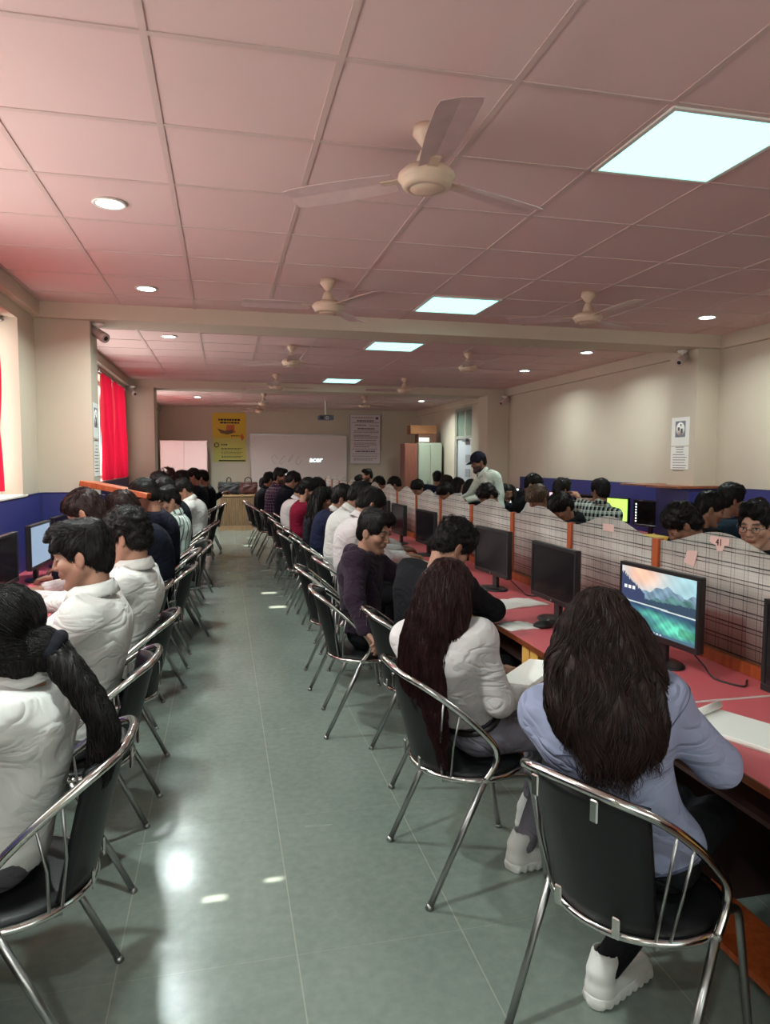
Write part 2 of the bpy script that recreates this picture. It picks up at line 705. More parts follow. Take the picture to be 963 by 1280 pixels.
def face_colours(V, R, t, s, skin, beard, eyes_down, hairline):
    q = ((V - t) @ R) / s
    x, y, z = q[:, 0], q[:, 1], q[:, 2]
    ay = np.abs(y)
    C = np.tile(np.asarray(skin), (len(V), 1)).astype(float)
    mott = 1 + 0.05 * np.sin(70 * x + 3) * np.sin(60 * y) + 0.04 * np.sin(45 * z + 9 * y)
    C *= mott[:, None]

    def put(mask, col):
        C[:] = C * (1 - mask[:, None]) + np.asarray(col)[None] * mask[:, None]
    sm = lambda v, a, b: np.clip((v - a) / (b - a), 0, 1)
    cheek = np.exp(-(((ay - 0.04) / 0.02) ** 2 + ((z + 0.025) / 0.02) ** 2)) * (x > 0.03) * 0.22
    put(cheek, np.asarray(skin) * (1.15, 0.8, 0.75))
    if beard > 0:
        b = sm(-z, 0.030 + 0.0, 0.055) * sm(x, -0.02, 0.01) * (1 - sm(-z, 0.130, 0.15))
        b = b * np.clip(1 - np.exp(-(((ay) / 0.030) ** 2 + ((z + 0.040) / 0.014) ** 2)), 0, 1)
        mo = np.exp(-(((ay) / 0.028) ** 4 + ((z + 0.0505) / 0.0065) ** 4)) * (x > 0.06)
        put(np.clip(np.maximum(b, mo) * beard, 0, 0.96), HAIR_RGB * 1.6)
    lips = np.exp(-((y / 0.023) ** 4 + ((z + 0.0665) / 0.0095) ** 4)) * (x > 0.06)
    put(lips * 0.75, np.asarray(skin) * (0.78, 0.5, 0.5))
    front = (x > 0.045)
    brow = (ay > 0.011) & (ay < 0.056) & (np.abs(z - (0.0265 + 0.005 * (1 - ((ay - 0.034) / 0.022) ** 2))) < 0.0052) & front
    put(brow * 0.9, HAIR_RGB * 1.5)
    if eyes_down:
        lash = (((ay - 0.033) / 0.0165) ** 2 < 1) & (np.abs(z + 0.0035 - 0.006 * ((ay - 0.033) / 0.0165) ** 2) < 0.0030) & front
        put(lash * 0.95, (0.012, 0.008, 0.007))
        put(np.exp(-(((ay - 0.033) / 0.018) ** 2 + ((z - 0.006) / 0.008) ** 2)) * front * 0.3, np.asarray(skin) * 0.6)
    else:
        e = (((ay - 0.0325) / 0.0150) ** 2 + ((z - 0.002) / 0.0062) ** 2 < 1) & front
        put(e * 1.0, (0.55, 0.52, 0.50))
        put(((((ay - 0.0325) / 0.0062) ** 2 + ((z - 0.002) / 0.0062) ** 2 < 1) & front) * 1.0, (0.02, 0.011, 0.008))
        lid = (((ay - 0.0325) / 0.0170) ** 2 < 1) & (np.abs(z - 0.0085 + 0.006 * ((ay - 0.0325) / 0.017) ** 2) < 0.0024) & front
        put(lid * 0.95, (0.012, 0.008, 0.007))
    if hairline:
        # the scalp under the hair
        sc = ((z > 0.074) | ((x < 0.035) & (z > 0.0 + 0.9 * np.maximum(x, -0.06))) | ((x < -0.045) & (z > -0.075))) & (ay < 0.0795)
        put(sc * 0.93, HAIR_RGB * 1.3)
    return C


def hair_short(S, R, t, s, style):
    W = lambda p: t + R @ (np.asarray(p) * s)

    def E(c, r, k=0.02, m='u'):
        S.ell(W(c), np.asarray(r) * s, R, k * s, m)

    def C(a, b, r1, r2, k=0.03, m='u'):
        S.cone(W(a), W(b), r1 * s, r2 * s, k * s, m)
    sides = {'fade': 0.004, 'short': 0.008, 'side': 0.009, 'quiff': 0.006, 'curly': 0.012, 'bowl': 0.013, 'wavy': 0.010, 'cap': 0.005}.get(style, 0.008)
    E((-0.016, 0, 0.032), (0.097 + sides, 0.077 + sides, 0.088 + sides))
    E((-0.055, 0, -0.03), (0.045 + sides, 0.060 + sides * 0.6, 0.055), 0.03)
    amp, fq = 0.0035, 55
    if style == 'side':
        C((-0.06, -0.03, 0.078), (0.055, -0.028, 0.094), 0.045, 0.030)
        C((-0.06, 0.03, 0.078), (0.050, 0.035, 0.096), 0.045, 0.032)
        C((0.03, 0.035, 0.108), (0.094, 0.020, 0.088), 0.028, 0.014)
        C((0.03, 0.0, 0.108), (0.100, -0.012, 0.084), 0.028, 0.013)
        C((0.085, 0.01, 0.090), (0.108, 0.035, 0.062), 0.013, 0.006, 0.015)
        C((0.05, 0.06, 0.085), (0.075, 0.07, 0.045), 0.022, 0.010, 0.015)
        amp, fq = 0.006, 42
    elif style == 'quiff':
        C((-0.06, 0, 0.085), (0.05, -0.022, 0.106), 0.042, 0.032)
        C((-0.06, 0, 0.085), (0.05, 0.022, 0.106), 0.042, 0.032)
        C((0.045, -0.030, 0.104), (0.086, -0.020, 0.098), 0.027, 0.018)
        C((0.045, 0.028, 0.104), (0.088, 0.020, 0.100), 0.027, 0.018)
        amp, fq = 0.006, 40
    elif style == 'curly':
        E((-0.01, 0, 0.075), (0.105, 0.090, 0.075), 0.03)
        amp, fq = 0.010, 46
    elif style == 'wavy':
        E((-0.005, 0, 0.075), (0.102, 0.085, 0.068), 0.03)
        C((0.04, -0.03, 0.108), (0.098, -0.01, 0.080), 0.028, 0.016)
        amp, fq = 0.007, 40
    elif style in ('short', 'fade', 'bowl'):
        E((-0.006, 0, 0.068), (0.100, 0.078, 0.066), 0.03)
        if style == 'bowl':
            C((0.02, -0.04, 0.10), (0.092, -0.025, 0.06), 0.03, 0.016)
            C((0.02, 0.04, 0.10), (0.092, 0.025, 0.06), 0.03, 0.016)
    # open the face, the ears and the nape
    zt = {'side': 0.078, 'bowl': 0.040, 'quiff': 0.072}.get(style, 0.062)
    if style == 'side':
        E((0.112, 0, -0.055), (0.102, 0.115, zt + 0.062), 0.010, 's')
    else:
        E((0.125, 0, -0.055), (0.095, 0.115, zt + 0.055), 0.010, 's')
    for y in (-1, 1):
        E((0.000, y * 0.095, -0.022), (0.030, 0.030, 0.042), 0.008, 's')
        C((0.040, y * 0.11, -0.045), (0.035, y * 0.05, -0.10), 0.055, 0.06, 0.01, 's')
    Ri = R / s

    def g(x, y, z, v):
        px, py, pz = x - t[0], y - t[1], z - t[2]
        a = Ri[0, 0] * px + Ri[1, 0] * py + Ri[2, 0] * pz
        b = Ri[0, 1] * px + Ri[1, 1] * py + Ri[2, 1] * pz
        c = Ri[0, 2] * px + Ri[1, 2] * py + Ri[2, 2] * pz
        v = np.maximum(v, (-0.078 - c + np.maximum(a + 0.05, 0) * 0.8) * s)
        if style == 'curly':
            n = np.sin(fq * 1.3 * a + 2 * np.sin(fq * c)) * np.sin(fq * 1.4 * b + 1.7 * np.sin(fq * a)) * np.sin(fq * 1.3 * c + 1.3)
        else:
            n = np.sin(fq * 2.2 * b + 2.5 * np.sin(14 * a + 3 * c) + 1.3 * np.sin(35 * c)) * 0.6 + np.sin(fq * b + 3 * np.sin(11 * a)) * 0.5
        return v + amp * s * n
    S.fn(g)


def strands(path, half, n, seed, r=0.0022, lat=None, thick=0.03, wave=0.006, seg=22, sides=3, ends=0.25):
    """hair strands that follow a polyline; half = half width of the fall at each polyline point"""
    rg = np.random.default_rng(seed)
    P = catmull(path, seg)
    hw = np.interp(np.linspace(0, 1, seg), np.linspace(0, 1, len(half)), half)
    T = np.gradient(P, axis=0)
    T /= np.linalg.norm(T, axis=1)[:, None] + 1e-9
    L = np.asarray(lat, float)
    Lt = L[None] - T * (T @ L)[:, None]
    Lt /= np.linalg.norm(Lt, axis=1)[:, None]
    B = np.cross(T, Lt)
    th = np.linspace(0, 1, seg)
    Vs, Fs, o = [], [], 0
    ring = np.arange(sides)
    for i in range(n):
        a = rg.uniform(0, 2 * PI)
        rr = math.sqrt(rg.uniform(0.35, 1.12))
        u, w = rr * math.cos(a), rr * math.sin(a)
        tk = np.interp(th, [0, 0.2, 0.8, 1], [thick * 0.7, thick, thick * 0.8, thick * 0.35])
        f1, p1, f2, p2 = rg.uniform(4, 9), rg.uniform(0, 6), rg.uniform(9, 16), rg.uniform(0, 6)
        dx = wave * (np.sin(f1 * th * 2 + p1) + 0.5 * np.sin(f2 * th * 2 + p2)) * th
        dy = wave * 0.7 * np.cos(f1 * th * 2 + p2) * th
        end = 1 - ends * rg.uniform(0, 1) ** 2
        X = P + Lt * (u * hw + dx)[:, None] + B * (w * tk + dy)[:, None]
        X = np.stack([np.interp(th * end, th, X[:, j]) for j in range(3)], 1)
        rad = r * np.interp(th, [0, 0.1, 0.8, 1], [0.6, 1, 0.8, 0.15])
        V = []
        for k in ring:
            ang = 2 * PI * k / sides
            V.append(X + rad[:, None] * (Lt * math.cos(ang) + B * math.sin(ang)))
        V = np.stack(V, 1).reshape(-1, 3)
        j = np.arange(seg - 1)[:, None] * sides
        k2 = (ring + 1) % sides
        F = np.stack([j + ring, j + k2, j + sides + k2, j + sides + ring], 2).reshape(-1, 4)
        Vs.append(V)
        Fs.append(F + o)
        o += len(V)
    return np.concatenate(Vs), np.concatenate(Fs)


def flow_strands(v, f, dirf, n, length, seg, r, seed, lift=0.0015, keep=None, jit=0.25):
    """fine strands that run over a hair surface along a direction field"""
    from mathutils.kdtree import KDTree
    rg = np.random.default_rng(seed)
    nn = np.cross(v[f[:, 2]] - v[f[:, 0]], v[f[:, 3]] - v[f[:, 1]])
    vn = np.zeros_like(v)
    for k in range(4):
        np.add.at(vn, f[:, k], nn)
    vn /= np.linalg.norm(vn, axis=1)[:, None] + 1e-12
    kd = KDTree(len(v))
    for i, p in enumerate(v):
        kd.insert(p, i)
    kd.balance()
    ok = np.arange(len(v)) if keep is None else np.nonzero(keep(v))[0]
    if len(ok) == 0:
        return np.zeros((0, 3)), np.zeros((0, 4), int)
    sd = rg.choice(ok, n)
    P = v[sd].copy()
    N = vn[sd].copy()
    L = length * rg.uniform(0.6, 1.25, n)
    lf = lift * rg.uniform(0.2, 2.2, n)
    jv = rg.normal(0, jit, (n, 3))
    path = [P + N * (lf * 0.3)[:, None]]
    for sgm in range(seg - 1):
        D = dirf(P) + jv
        D = D - N * np.sum(D * N, 1)[:, None]
        D /= np.linalg.norm(D, axis=1)[:, None] + 1e-9
        P = P + D * (L / (seg - 1))[:, None]
        ids = np.array([kd.find(p)[1] for p in P])
        N = vn[ids]
        P = P - N * np.clip(np.sum((P - v[ids]) * N, 1), -1, 1)[:, None]
        path.append(P + N * lf[:, None] * (1 if sgm < seg - 2 else 1.6))
    X = np.stack(path, 1)
    T = np.gradient(X, axis=1)
    T /= np.linalg.norm(T, axis=2)[..., None] + 1e-9
    A = np.cross(T, np.array([0.31, 0.77, 0.55]))
    A /= np.linalg.norm(A, axis=2)[..., None] + 1e-9
    B = np.cross(T, A)
    rad = (r * np.interp(np.linspace(0, 1, seg), [0, 0.15, 0.7, 1], [0.5, 1, 0.8, 0.1]))[None, :, None] * rg.uniform(0.7, 1.3, (n, 1, 1))
    ring = np.stack([X + rad * (A * math.cos(2 * PI * k / 3) + B * math.sin(2 * PI * k / 3)) for k in range(3)], 2)
    V = ring.reshape(-1, 3)
    base = (np.arange(n) * seg * 3)[:, None, None] + (np.arange(seg - 1) * 3)[None, :, None]
    k, k2 = np.arange(3), (np.arange(3) + 1) % 3
    F = np.stack([base + k, base + k2, base + 3 + k2, base + 3 + k], 3).reshape(-1, 4)
    return V, F


def fall(S, path, half, lat, r, k=0.02, n=14):
    """a thick sheet of hair along a polyline"""
    P = catmull(path, n)
    hw = np.interp(np.linspace(0, 1, n), np.linspace(0, 1, len(half)), half)
    rr = np.interp(np.linspace(0, 1, n), [0, 0.15, 0.8, 1], [r * 0.8, r, r * 0.8, r * 0.3])
    L = unit(lat)
    for i in range(n - 1):
        for u in (-0.75, -0.25, 0.25, 0.75):
            S.cone(P[i] + L * u * hw[i], P[i + 1] + L * u * hw[i + 1], rr[i], rr[i + 1], k)


def arm_ik(sh, target, l1, l2, hint):
    d = target - sh
    D = np.linalg.norm(d)
    if D > (l1 + l2) * 0.985:
        target = sh + d / D * (l1 + l2) * 0.985
        D = (l1 + l2) * 0.985
        d = target - sh
    u = d / D
    a = (l1 * l1 - l2 * l2 + D * D) / (2 * D)
    h = math.sqrt(max(l1 * l1 - a * a, 1e-6))
    w = unit(hint - u * (hint @ u))
    return sh + u * a + w * h, target


def hand_prims(S, wr, d, upn, side, curl, s=1.0):
    """side +1 left hand, -1 right hand; d = direction of the fingers, upn = back of the hand"""
    x = unit(d)
    z = unit(upn - x * (upn @ x))
    y = np.cross(z, x)
    R = np.stack([x, y, z], 1)
    th = -side
    W = lambda p: wr + R @ (np.asarray(p) * s)
    S.cone(W((-0.05, 0, 0)), W((0.012, 0, 0)), 0.027 * s, 0.026 * s, 0.02)
    S.box(W((0.047, 0, 0)), np.array((0.045, 0.039, 0.0145)) * s, 0.012 * s, R, 0.018)
    for i, (yy, L, xo) in enumerate(((0.031, 0.070, 0.086), (0.0105, 0.079, 0.090), (-0.0105, 0.073, 0.087), (-0.031, 0.057, 0.080))):
        yb = yy * th
        sp = yb * 0.25
        c = curl * (1 + 0.12 * i)
        p0 = np.array((xo - 0.012, yb * 0.92, 0.001))
        a1, a2, a3 = math.radians(18 * c), math.radians(62 * c), math.radians(95 * c)
        p1 = np.array((xo, yb, 0.002)) + L * 0.45 * np.array((math.cos(a1), sp, -math.sin(a1)))
        p2 = p1 + L * 0.32 * np.array((math.cos(a2), sp * 0.5, -math.sin(a2)))
        p3 = p2 + L * 0.26 * np.array((math.cos(a3), 0, -math.sin(a3)))
        S.cone(W(p0), W(p1), 0.0098 * s, 0.0088 * s, 0.004)
        S.cone(W(p1), W(p2), 0.0086 * s, 0.0078 * s, 0.003)
        S.cone(W(p2), W(p3), 0.0077 * s, 0.0064 * s, 0.003)
    t0 = np.array((0.018, 0.024 * th, -0.004))
    t1 = np.array((0.048, 0.052 * th, -0.014))
    t2 = t1 + np.array((0.030, 0.014 * th * (1 - 0.7 * curl), -0.008))
    t3 = t2 + np.array((0.023, -0.004 * th * curl, -0.008))
    S.cone(W(t0), W(t1), 0.0165 * s, 0.0115 * s, 0.012)
    S.cone(W(t1), W(t2), 0.0105 * s, 0.0092 * s, 0.004)
    S.cone(W(t2), W(t3), 0.0092 * s, 0.0072 * s, 0.003)


LODS = [dict(top=0.0075, head=0.0036, hair=0.0042, hand=0.0033, body=0.014, leg=0.010),
        dict(top=0.0105, head=0.0058, hair=0.0065, hand=0.0042, body=0.018, leg=0.014),
        dict(top=0.0150, head=0.0085, hair=0.0095, hand=0.0055, body=0.022, leg=0.020)]
DARK_TROUSER = cloth_mat('black_trousers', (0.012, 0.012, 0.014, 1))
BLACK_SHOE = mat('black_shoe', (0.012, 0.012, 0.012, 1), 0.35)
WHITE_SHOE = mat('white_sneaker', (0.72, 0.70, 0.67, 1), 0.55)
PEOPLE = {}


def person(label, hip, head, th, hh=None, hp=10, hr=0, lh=None, sex='m', skin='a', top=None, kind='shirt', collar=True, tuck=False,
           trousers=None, hair='short', hair_m=None, hands=None, lod=2, beard=0.0, eyes_down=True, shoes=None, feet=None, bulge=0.035,
           group=None, seat=0.46, stand=False, curls=(0.6, 0.6), hand_dirs=(None, None), hint=None, jaw=1.0, belt=None, wrinkle=1.0, wide=1.0, seams=None):
    hh = th if hh is None else hh
    lh = th if lh is None else lh
    L = LODS[lod]
    sk = np.array(SKIN_BASE[skin])
    fem = sex == 'f'
    base = np.array([hip[0], hip[1], 0.0])
    P = np.array([hip[0], hip[1], (hip[2] if len(hip) > 2 else seat + 0.10)])
    Hc = np.array(head, float)
    Rh = Rz(hh) @ Ry(hp) @ Rx(hr)
    # neck base: below and a little behind the skull
    nb = Hc + Rh @ np.array((-0.035, 0, -0.085))
    down = unit(P - nb)
    N = nb + 0.075 * unit(0.6 * down + 0.4 * np.array((0, 0, -1.0)))
    axis = N - P
    tl = np.linalg.norm(axis)
    s = float(np.clip(tl / 0.52, 0.86, 1.10))
    hd = np.array([math.cos(math.radians(th)), math.sin(math.radians(th)), 0])
    up0 = unit(axis)
    bk = -unit(hd - up0 * (hd @ up0))
    Wp = P + axis * 0.36 + bk * bulge
    Cp = P + axis * 0.70 + bk * bulge * 1.1
    Rp = frame(unit(Wp - P), (th + lh) / 2)
    Rw = frame(unit(Cp - P), th)
    Rc = frame(unit(N - Wp), th)
    wd = (0.90 if fem else 1.0) * s * wide
    sp = {}
    shw = 0.168 * wd if not fem else 0.160 * s * wide
    arms = []
    for i, sd in ((0, 1), (1, -1)):
        sh = N + Rc @ np.array((0.006, sd * shw, -0.055 * s))
        if hands is not None and hands[i] is not None:
            tg = np.array(hands[i], float)
        elif stand:
            tg = sh + np.array((0, 0, -0.48)) + hd * 0.05
        else:
            lf = np.array([-hd[1], hd[0], 0])
            tg = P + hd * 0.43 + lf * sd * 0.13
            tg[2] = 0.80
        ht = hint[i] if hint is not None and hint[i] is not None else (np.array((0, 0, -1.0)) - hd * 0.35 + Rc[:, 1] * sd * 0.55)
        el, wr = arm_ik(sh, tg, 0.285 * s, 0.255 * s, np.asarray(ht, float))
        arms.append((sd, sh, el, wr))
    # clothes on the trunk and the arms
    S = Sdf()
    hipw = 1.06 if fem else 1.0

    def trunk(S, e, k=0.05):
        S.ell(P + axis * 0.02, np.array((0.118 * s, 0.158 * s * hipw, 0.125 * s)) + e, Rp, k)
        S.ell(Wp, np.array((0.104 * s, (0.128 if fem else 0.143) * s * wide, 0.150 * s)) + e, Rw, k)
        S.ell(Cp, np.array((0.112 * s, 0.158 * wd, 0.165 * s)) + e, Rc, k)
        if fem:
            for y in (-1, 1):
                S.ell(Cp + Rc @ np.array((0.075, y * 0.07, -0.01)), np.array((0.05, 0.058, 0.055)) * s + e, Rc, 0.04)
        for sd, sh, el, wr in arms:
            S.cone(N + Rc @ np.array((0, sd * 0.035, -0.035)), sh, 0.052 * s + e, 0.058 * s + e, 0.05)
            S.cone(Cp + Rc @ np.array((-0.02, sd * 0.09, 0.04)), sh, 0.075 * s + e, 0.055 * s + e, 0.05)
        S.cone(N + Rc @ np.array((0.005, 0, -0.012)), N + Rc @ np.array((0, 0, -0.09)), 0.052 * s + e, 0.075 * s + e, 0.03)
    e = {'shirt': 0.014, 'hoodie': 0.024, 'jacket': 0.022, 'sweater': 0.018}[kind]
    trunk(S, e)
    se = e * 0.8
    for sd, sh, el, wr in arms:
        S.cone(sh, el, 0.054 * s + se, 0.045 * s + se, 0.03)
        cuff = el + (wr - el) * (0.96 if kind != 'shirt' else 0.93)
        S.cone(el, cuff, 0.044 * s + se, 0.031 * s + se * 0.9, 0.025)
        if kind in ('hoodie', 'sweater', 'jacket'):
            S.cone(el + (cuff - el) * 0.9, cuff, 0.036 * s + se, 0.033 * s + se, 0.006)
    # creases: gathered at the elbows, the armpits and the waist
    foc = [(a[2], 0.11) for a in arms] + [(a[1] + Rc @ np.array((0.02, -a[0] * 0.03, -0.09)), 0.12) for a in arms] + [(P + axis * 0.22, 0.15)]
    if lod < 2:
        wr_a = 0.0032 * wrinkle * {'shirt': 1.0, 'hoodie': 1.15, 'jacket': 1.2, 'sweater': 0.8}[kind]
        ph = (hash(label) % 100) * 0.0 + hip[1] * 5

        def crease(x, y, z, v):
            a = 0.25
            for c, rad in foc:
                a = a + 0.9 * np.exp(-((x - c[0]) ** 2 + (y - c[1]) ** 2 + (z - c[2]) ** 2) / rad ** 2)
            q1 = 36 * (z * 0.9 + 0.5 * x - 0.35 * y) + 2.8 * np.sin(13 * x + ph + 7 * z) + 2.4 * np.sin(14 * y - 8 * z)
            q2 = 26 * (0.5 * z - 0.8 * x + 0.7 * y) + 2.2 * np.sin(19 * z + ph + 6 * y)
            w1 = 1 - 2 * np.abs(np.sin(q1 * 0.5)) ** 0.8
            w2 = 1 - 2 * np.abs(np.sin(q2 * 0.5)) ** 0.8
            m1 = 0.5 + 0.5 * np.sin(9 * x + 11 * y + 13 * z + ph)
            return v + wr_a * a * (0.75 * w1 * m1 + 0.6 * w2 * (1 - m1))
        S.fn(crease)
    if tuck:
        S.plane(P + axis * 0.175, -up0)
    elif kind in ('hoodie', 'jacket', 'sweater'):
        hem = P + axis * 0.02
        S.cone(hem, hem + axis * 0.001, 0.10, 0.10, 0.0)
        S.plane(P - axis * 0.02, -up0)
    else:
        S.plane(P - axis * 0.10, -up0)
    # the neck opening
    S.plane(N + Rc @ np.array((0, 0, 0.012)), Rc[:, 2] - 0.25 * Rc[:, 0])
    S.cone(N + Rc @ np.array((0.012, 0, -0.02)), N + Rc @ np.array((0.05, 0, 0.12)), 0.054 * s, 0.075 * s, 0.004, 's')
    Vt, Ft = S.mesh(L['top'])
    # body: trunk and limbs under the clothes, head with face, two hands
    B = Sdf()
    trunk(B, -0.014)
    for sd, sh, el, wr in arms:
        B.cone(sh, el, 0.045 * s, 0.037 * s, 0.03)
        B.cone(el, wr, 0.036 * s, 0.024 * s, 0.02)
    hs = np.array([math.cos(math.radians(lh)), math.sin(math.radians(lh)), 0])
    ls = np.array([-hs[1], hs[0], 0])
    legs = []
    for i, sd in ((0, 1), (1, -1)):
        hj = P + ls * sd * 0.085 * s - np.array((0, 0, 0.015))
        if stand:
            kn = np.array([*(P + ls * sd * 0.10 + hs * 0.04)[:2], P[2] * 0.52])
            an = np.array([*(P + ls * sd * 0.11 + hs * (0.02 + 0.10 * (i - 0.5)))[:2], 0.09])
        else:
            kn = P + hs * 0.42 * s + ls * sd * 0.105 * s - np.array((0, 0, 0.035))
            an = np.array([*(kn + hs * (-0.05 + 0.06 * i))[:2], 0.10])
            if feet is not None and feet[i] is not None:
                an = np.array(feet[i], float)
                # the knee follows the foot
                mid = (kn[:2] + an[:2]) / 2
                kn = np.array([*(P[:2] + unit(np.append(kn[:2] * 0.6 + an[:2] * 0.4 - P[:2], 0))[:2] * 0.42 * s), kn[2]])
        legs.append((sd, hj, kn, an))
        B.cone(hj, kn, 0.070 * s, 0.047 * s, 0.03)
        B.cone(kn, an, 0.046 * s, 0.034 * s, 0.02)
    parts = [B.mesh(L['body'])]
    HS = Sdf()
    hsz = 1.0 * (0.96 if fem else 1.0)
    head_prims(HS, Rh, Hc, hsz, jaw * (0.9 if fem else 1.0), True, N + Rc @ np.array((0, 0, -0.03)), 1.0 if beard > 0.7 else 0.0)
    hv, hf = HS.mesh(L['head'])
    parts.append((hv, hf))
    for (sd, sh, el, wr), curl, hdv in zip(arms, curls, hand_dirs):
        HD = Sdf()
        fd = unit(wr - el)
        if hdv is None:
            d = unit(np.array((fd[0], fd[1], fd[2] * 0.4)) + 0.35 * hd)
            upn = np.array((0, 0, 1.0)) if abs(d[2]) < 0.8 else -hd
        else:
            d, upn = np.array(hdv[0], float), np.array(hdv[1], float)
        hand_prims(HD, wr, d, upn, sd, curl, s * (0.92 if fem else 1.0))
        parts.append(HD.mesh(L['hand']))
    cols = [np.tile(sk, (len(parts[0][0]), 1)), face_colours(hv, Rh, Hc, hsz, sk, beard, eyes_down, hair != 'none')]
    cols += [np.tile(sk * 0.95, (len(p[0]), 1)) for p in parts[2:]]
    V, F = join_vf(parts)
    me = np_mesh('person', V - base, F)
    C = np.concatenate(cols)
    if len(C) == len(me.vertices):
        set_col(me, C)
    o = link('person', me, M_SKIN, None, True)
    o.location = base
    tag(o, label, 'person', group)
    nm = {'shirt': 'shirt', 'hoodie': 'hoodie', 'jacket': 'jacket', 'sweater': 'sweater'}[kind]
    tob = link(nm, np_mesh(nm, Vt - base, Ft), top, o, True)
    if seams is not None:
        from mathutils.kdtree import KDTree
        kd = KDTree(len(Vt))
        for i, p in enumerate(Vt):
            kd.insert(p, i)
        kd.balance()
        mb = MB()

        def seam(pts, closed=False):
            Q = np.array([Vt[kd.find(p)[1]] for p in pts])
            for _ in range(4):
                Q[1:-1] = (Q[:-2] + Q[1:-1] + Q[2:]) / 3
            c_ = P + axis * 0.6
            Q = Q + 0.002 * (Q - c_) / np.linalg.norm(Q - c_, axis=1)[:, None]
            mb.tube([tuple(q - base) for q in Q], 0.0016, 5)
        seam([N + Rc @ np.array((-0.25, y, -0.115)) for y in np.linspace(-0.155, 0.155, 40)])
        for y in (-0.09, 0.09):
            seam([N + Rc @ np.array((-0.25, y * (1 - 0.35 * t), -0.12 - 0.30 * t)) for t in np.linspace(0, 1, 40)])
        for hh_ in (0.045, 0.0):
            seam([P + axis * (0.05 + hh_) + Rp @ np.array((0.3 * math.cos(a), 0.3 * math.sin(a), 0)) for a in np.linspace(PI * 0.55, PI * 1.45, 50)])
        for sd, sh, el, wr in arms:
            ua = unit(el - sh)
            s1 = unit(np.cross(ua, Rc[:, 0]))
            s2 = np.cross(ua, s1)
            seam([sh + ua * 0.02 + 0.12 * (s1 * math.cos(a) + s2 * math.sin(a)) for a in np.linspace(0, 2 * PI, 50)])
        mb.build('seam', seams, tob)
    if collar and kind in ('shirt', 'jacket'):
        V, F = [], []
        n = 26
        prof = [(0.068, -0.025, 0), (0.062, 0.030, 0), (0.064, 0.036, 0.3), (0.069, 0.035, 0.3), (0.084, 0.014, 0.6), (0.096, -0.010, 1.0), (0.092, -0.013, 1.0), (0.068, 0.026, 0.3)]
        for i in range(n):
            a = 0.22 + (2 * PI - 0.44) * i / (n - 1)
            pt = 1.0 + 0.5 * math.exp(-(min(a, 2 * PI - a) / 0.5) ** 2)
            for (r, zz, q) in prof:
                r2 = (r + 0.004) * s
                z2 = zz if zz > 0.01 else zz * (pt if q else 1) - (0.02 * (pt - 1) if q else 0)
                V.append(N + Rc @ np.array((0.010 + r2 * math.cos(a) * 0.98, r2 * math.sin(a), z2 - 0.020 * math.cos(a) + 0.010)))
        m = len(prof)
        for i in range(n - 1):
            for j in range(m - 1):
                F.append((i * m + j, (i + 1) * m + j, (i + 1) * m + j + 1, i * m + j + 1))
        link('collar', np_mesh('collar', np.array(V) - base, F), top if collar is True else collar, o, True)
    if kind == 'hoodie':
        HO = Sdf()
        for i in range(10):
            a0, a1 = 0.5 + (2 * PI - 1.0) * i / 10, 0.5 + (2 * PI - 1.0) * (i + 1) / 10

            def q(a):
                b = (1 - math.cos(a)) / 2
                return N + Rc @ np.array((0.0 + (0.075 + 0.025 * b) * math.cos(a), (0.080 + 0.02 * b) * math.sin(a), 0.012 + 0.012 * b - 0.03 * (1 - b)))
            rr = lambda a: 0.020 + 0.018 * (1 - math.cos(a)) / 2
            HO.cone(q(a0), q(a1), rr(a0), rr(a1), 0.015)
        HO.ell(N + Rc @ np.array((-0.10, 0, -0.03)), (0.045, 0.09, 0.075), Rc, 0.03)
        v, f = HO.mesh(L['top'])
        link('hood', np_mesh('hood', v - base, f), top, o, True)
    # trousers and shoes
    T = Sdf()
    T.ell(P, np.array((0.125 * s, 0.165 * s * hipw, 0.115 * s)), Rp, 0.04)
    for sd, hj, kn, an in legs:
        T.cone(hj, kn, 0.084 * s, 0.062 * s, 0.04)
        T.cone(kn, an, 0.060 * s, 0.050 * s, 0.03)
    T.plane(P + axis * 0.21, up0)
    if lod == 0:
        T.fn(lambda x, y, z, v: v + 0.0014 * np.sin(34 * (x + 0.5 * z) + 2 * np.sin(25 * y)))
    for sd, hj, kn, an in legs:
        T.fn(lambda x, y, z, v, an=an: np.where((z < 0.075) & (an[2] < 0.5), np.maximum(v, 0.075 - z), v))
    v, f = T.mesh(L['leg'])
    link('trousers', np_mesh('trousers', v - base, f), trousers or DARK_TROUSER, o, True)
    if belt is not None:
        mb = MB()
        pts = []
        for i in range(28):
            a = 2 * PI * i / 28
            pts.append(P + axis * 0.165 + Rp @ np.array(((0.124 * s) * math.cos(a), (0.156 * s * hipw) * math.sin(a), 0)) - base)
        mb.tube(pts, 0.013, 6, closed=True)
        mb.build('belt', belt, o)
    for i, (sd, hj, kn, an) in enumerate(legs):
        SH = Sdf()
        fd = hs
        z0 = an[2] - 0.10
        hl = np.array([*(an - fd * 0.03)[:2], z0 + 0.045])
        to = np.array([*(an + fd * 0.16)[:2], z0 + 0.036])
        SH.cone(hl, to, 0.042, 0.034, 0.02)
        SH.cone(hl, hl + np.array((0, 0, 0.045)), 0.040, 0.038, 0.02)
        SH.plane((0, 0, z0 + 0.006), (0, 0, -1))
        sneaker = lod == 0 and shoes is WHITE_SHOE
        if sneaker:
            SH.cone(hl + np.array((0, 0, 0.05)), hl + fd * 0.02 + np.array((0, 0, 0.085)), 0.041, 0.043, 0.01)
            SH.cone(hl + fd * 0.015 + np.array((0, 0, 0.07)), hl + fd * 0.03 + np.array((0, 0, 0.13)), 0.034, 0.036, 0.004, 's')
        v, f = SH.mesh(0.0042 if lod == 0 else 0.014)
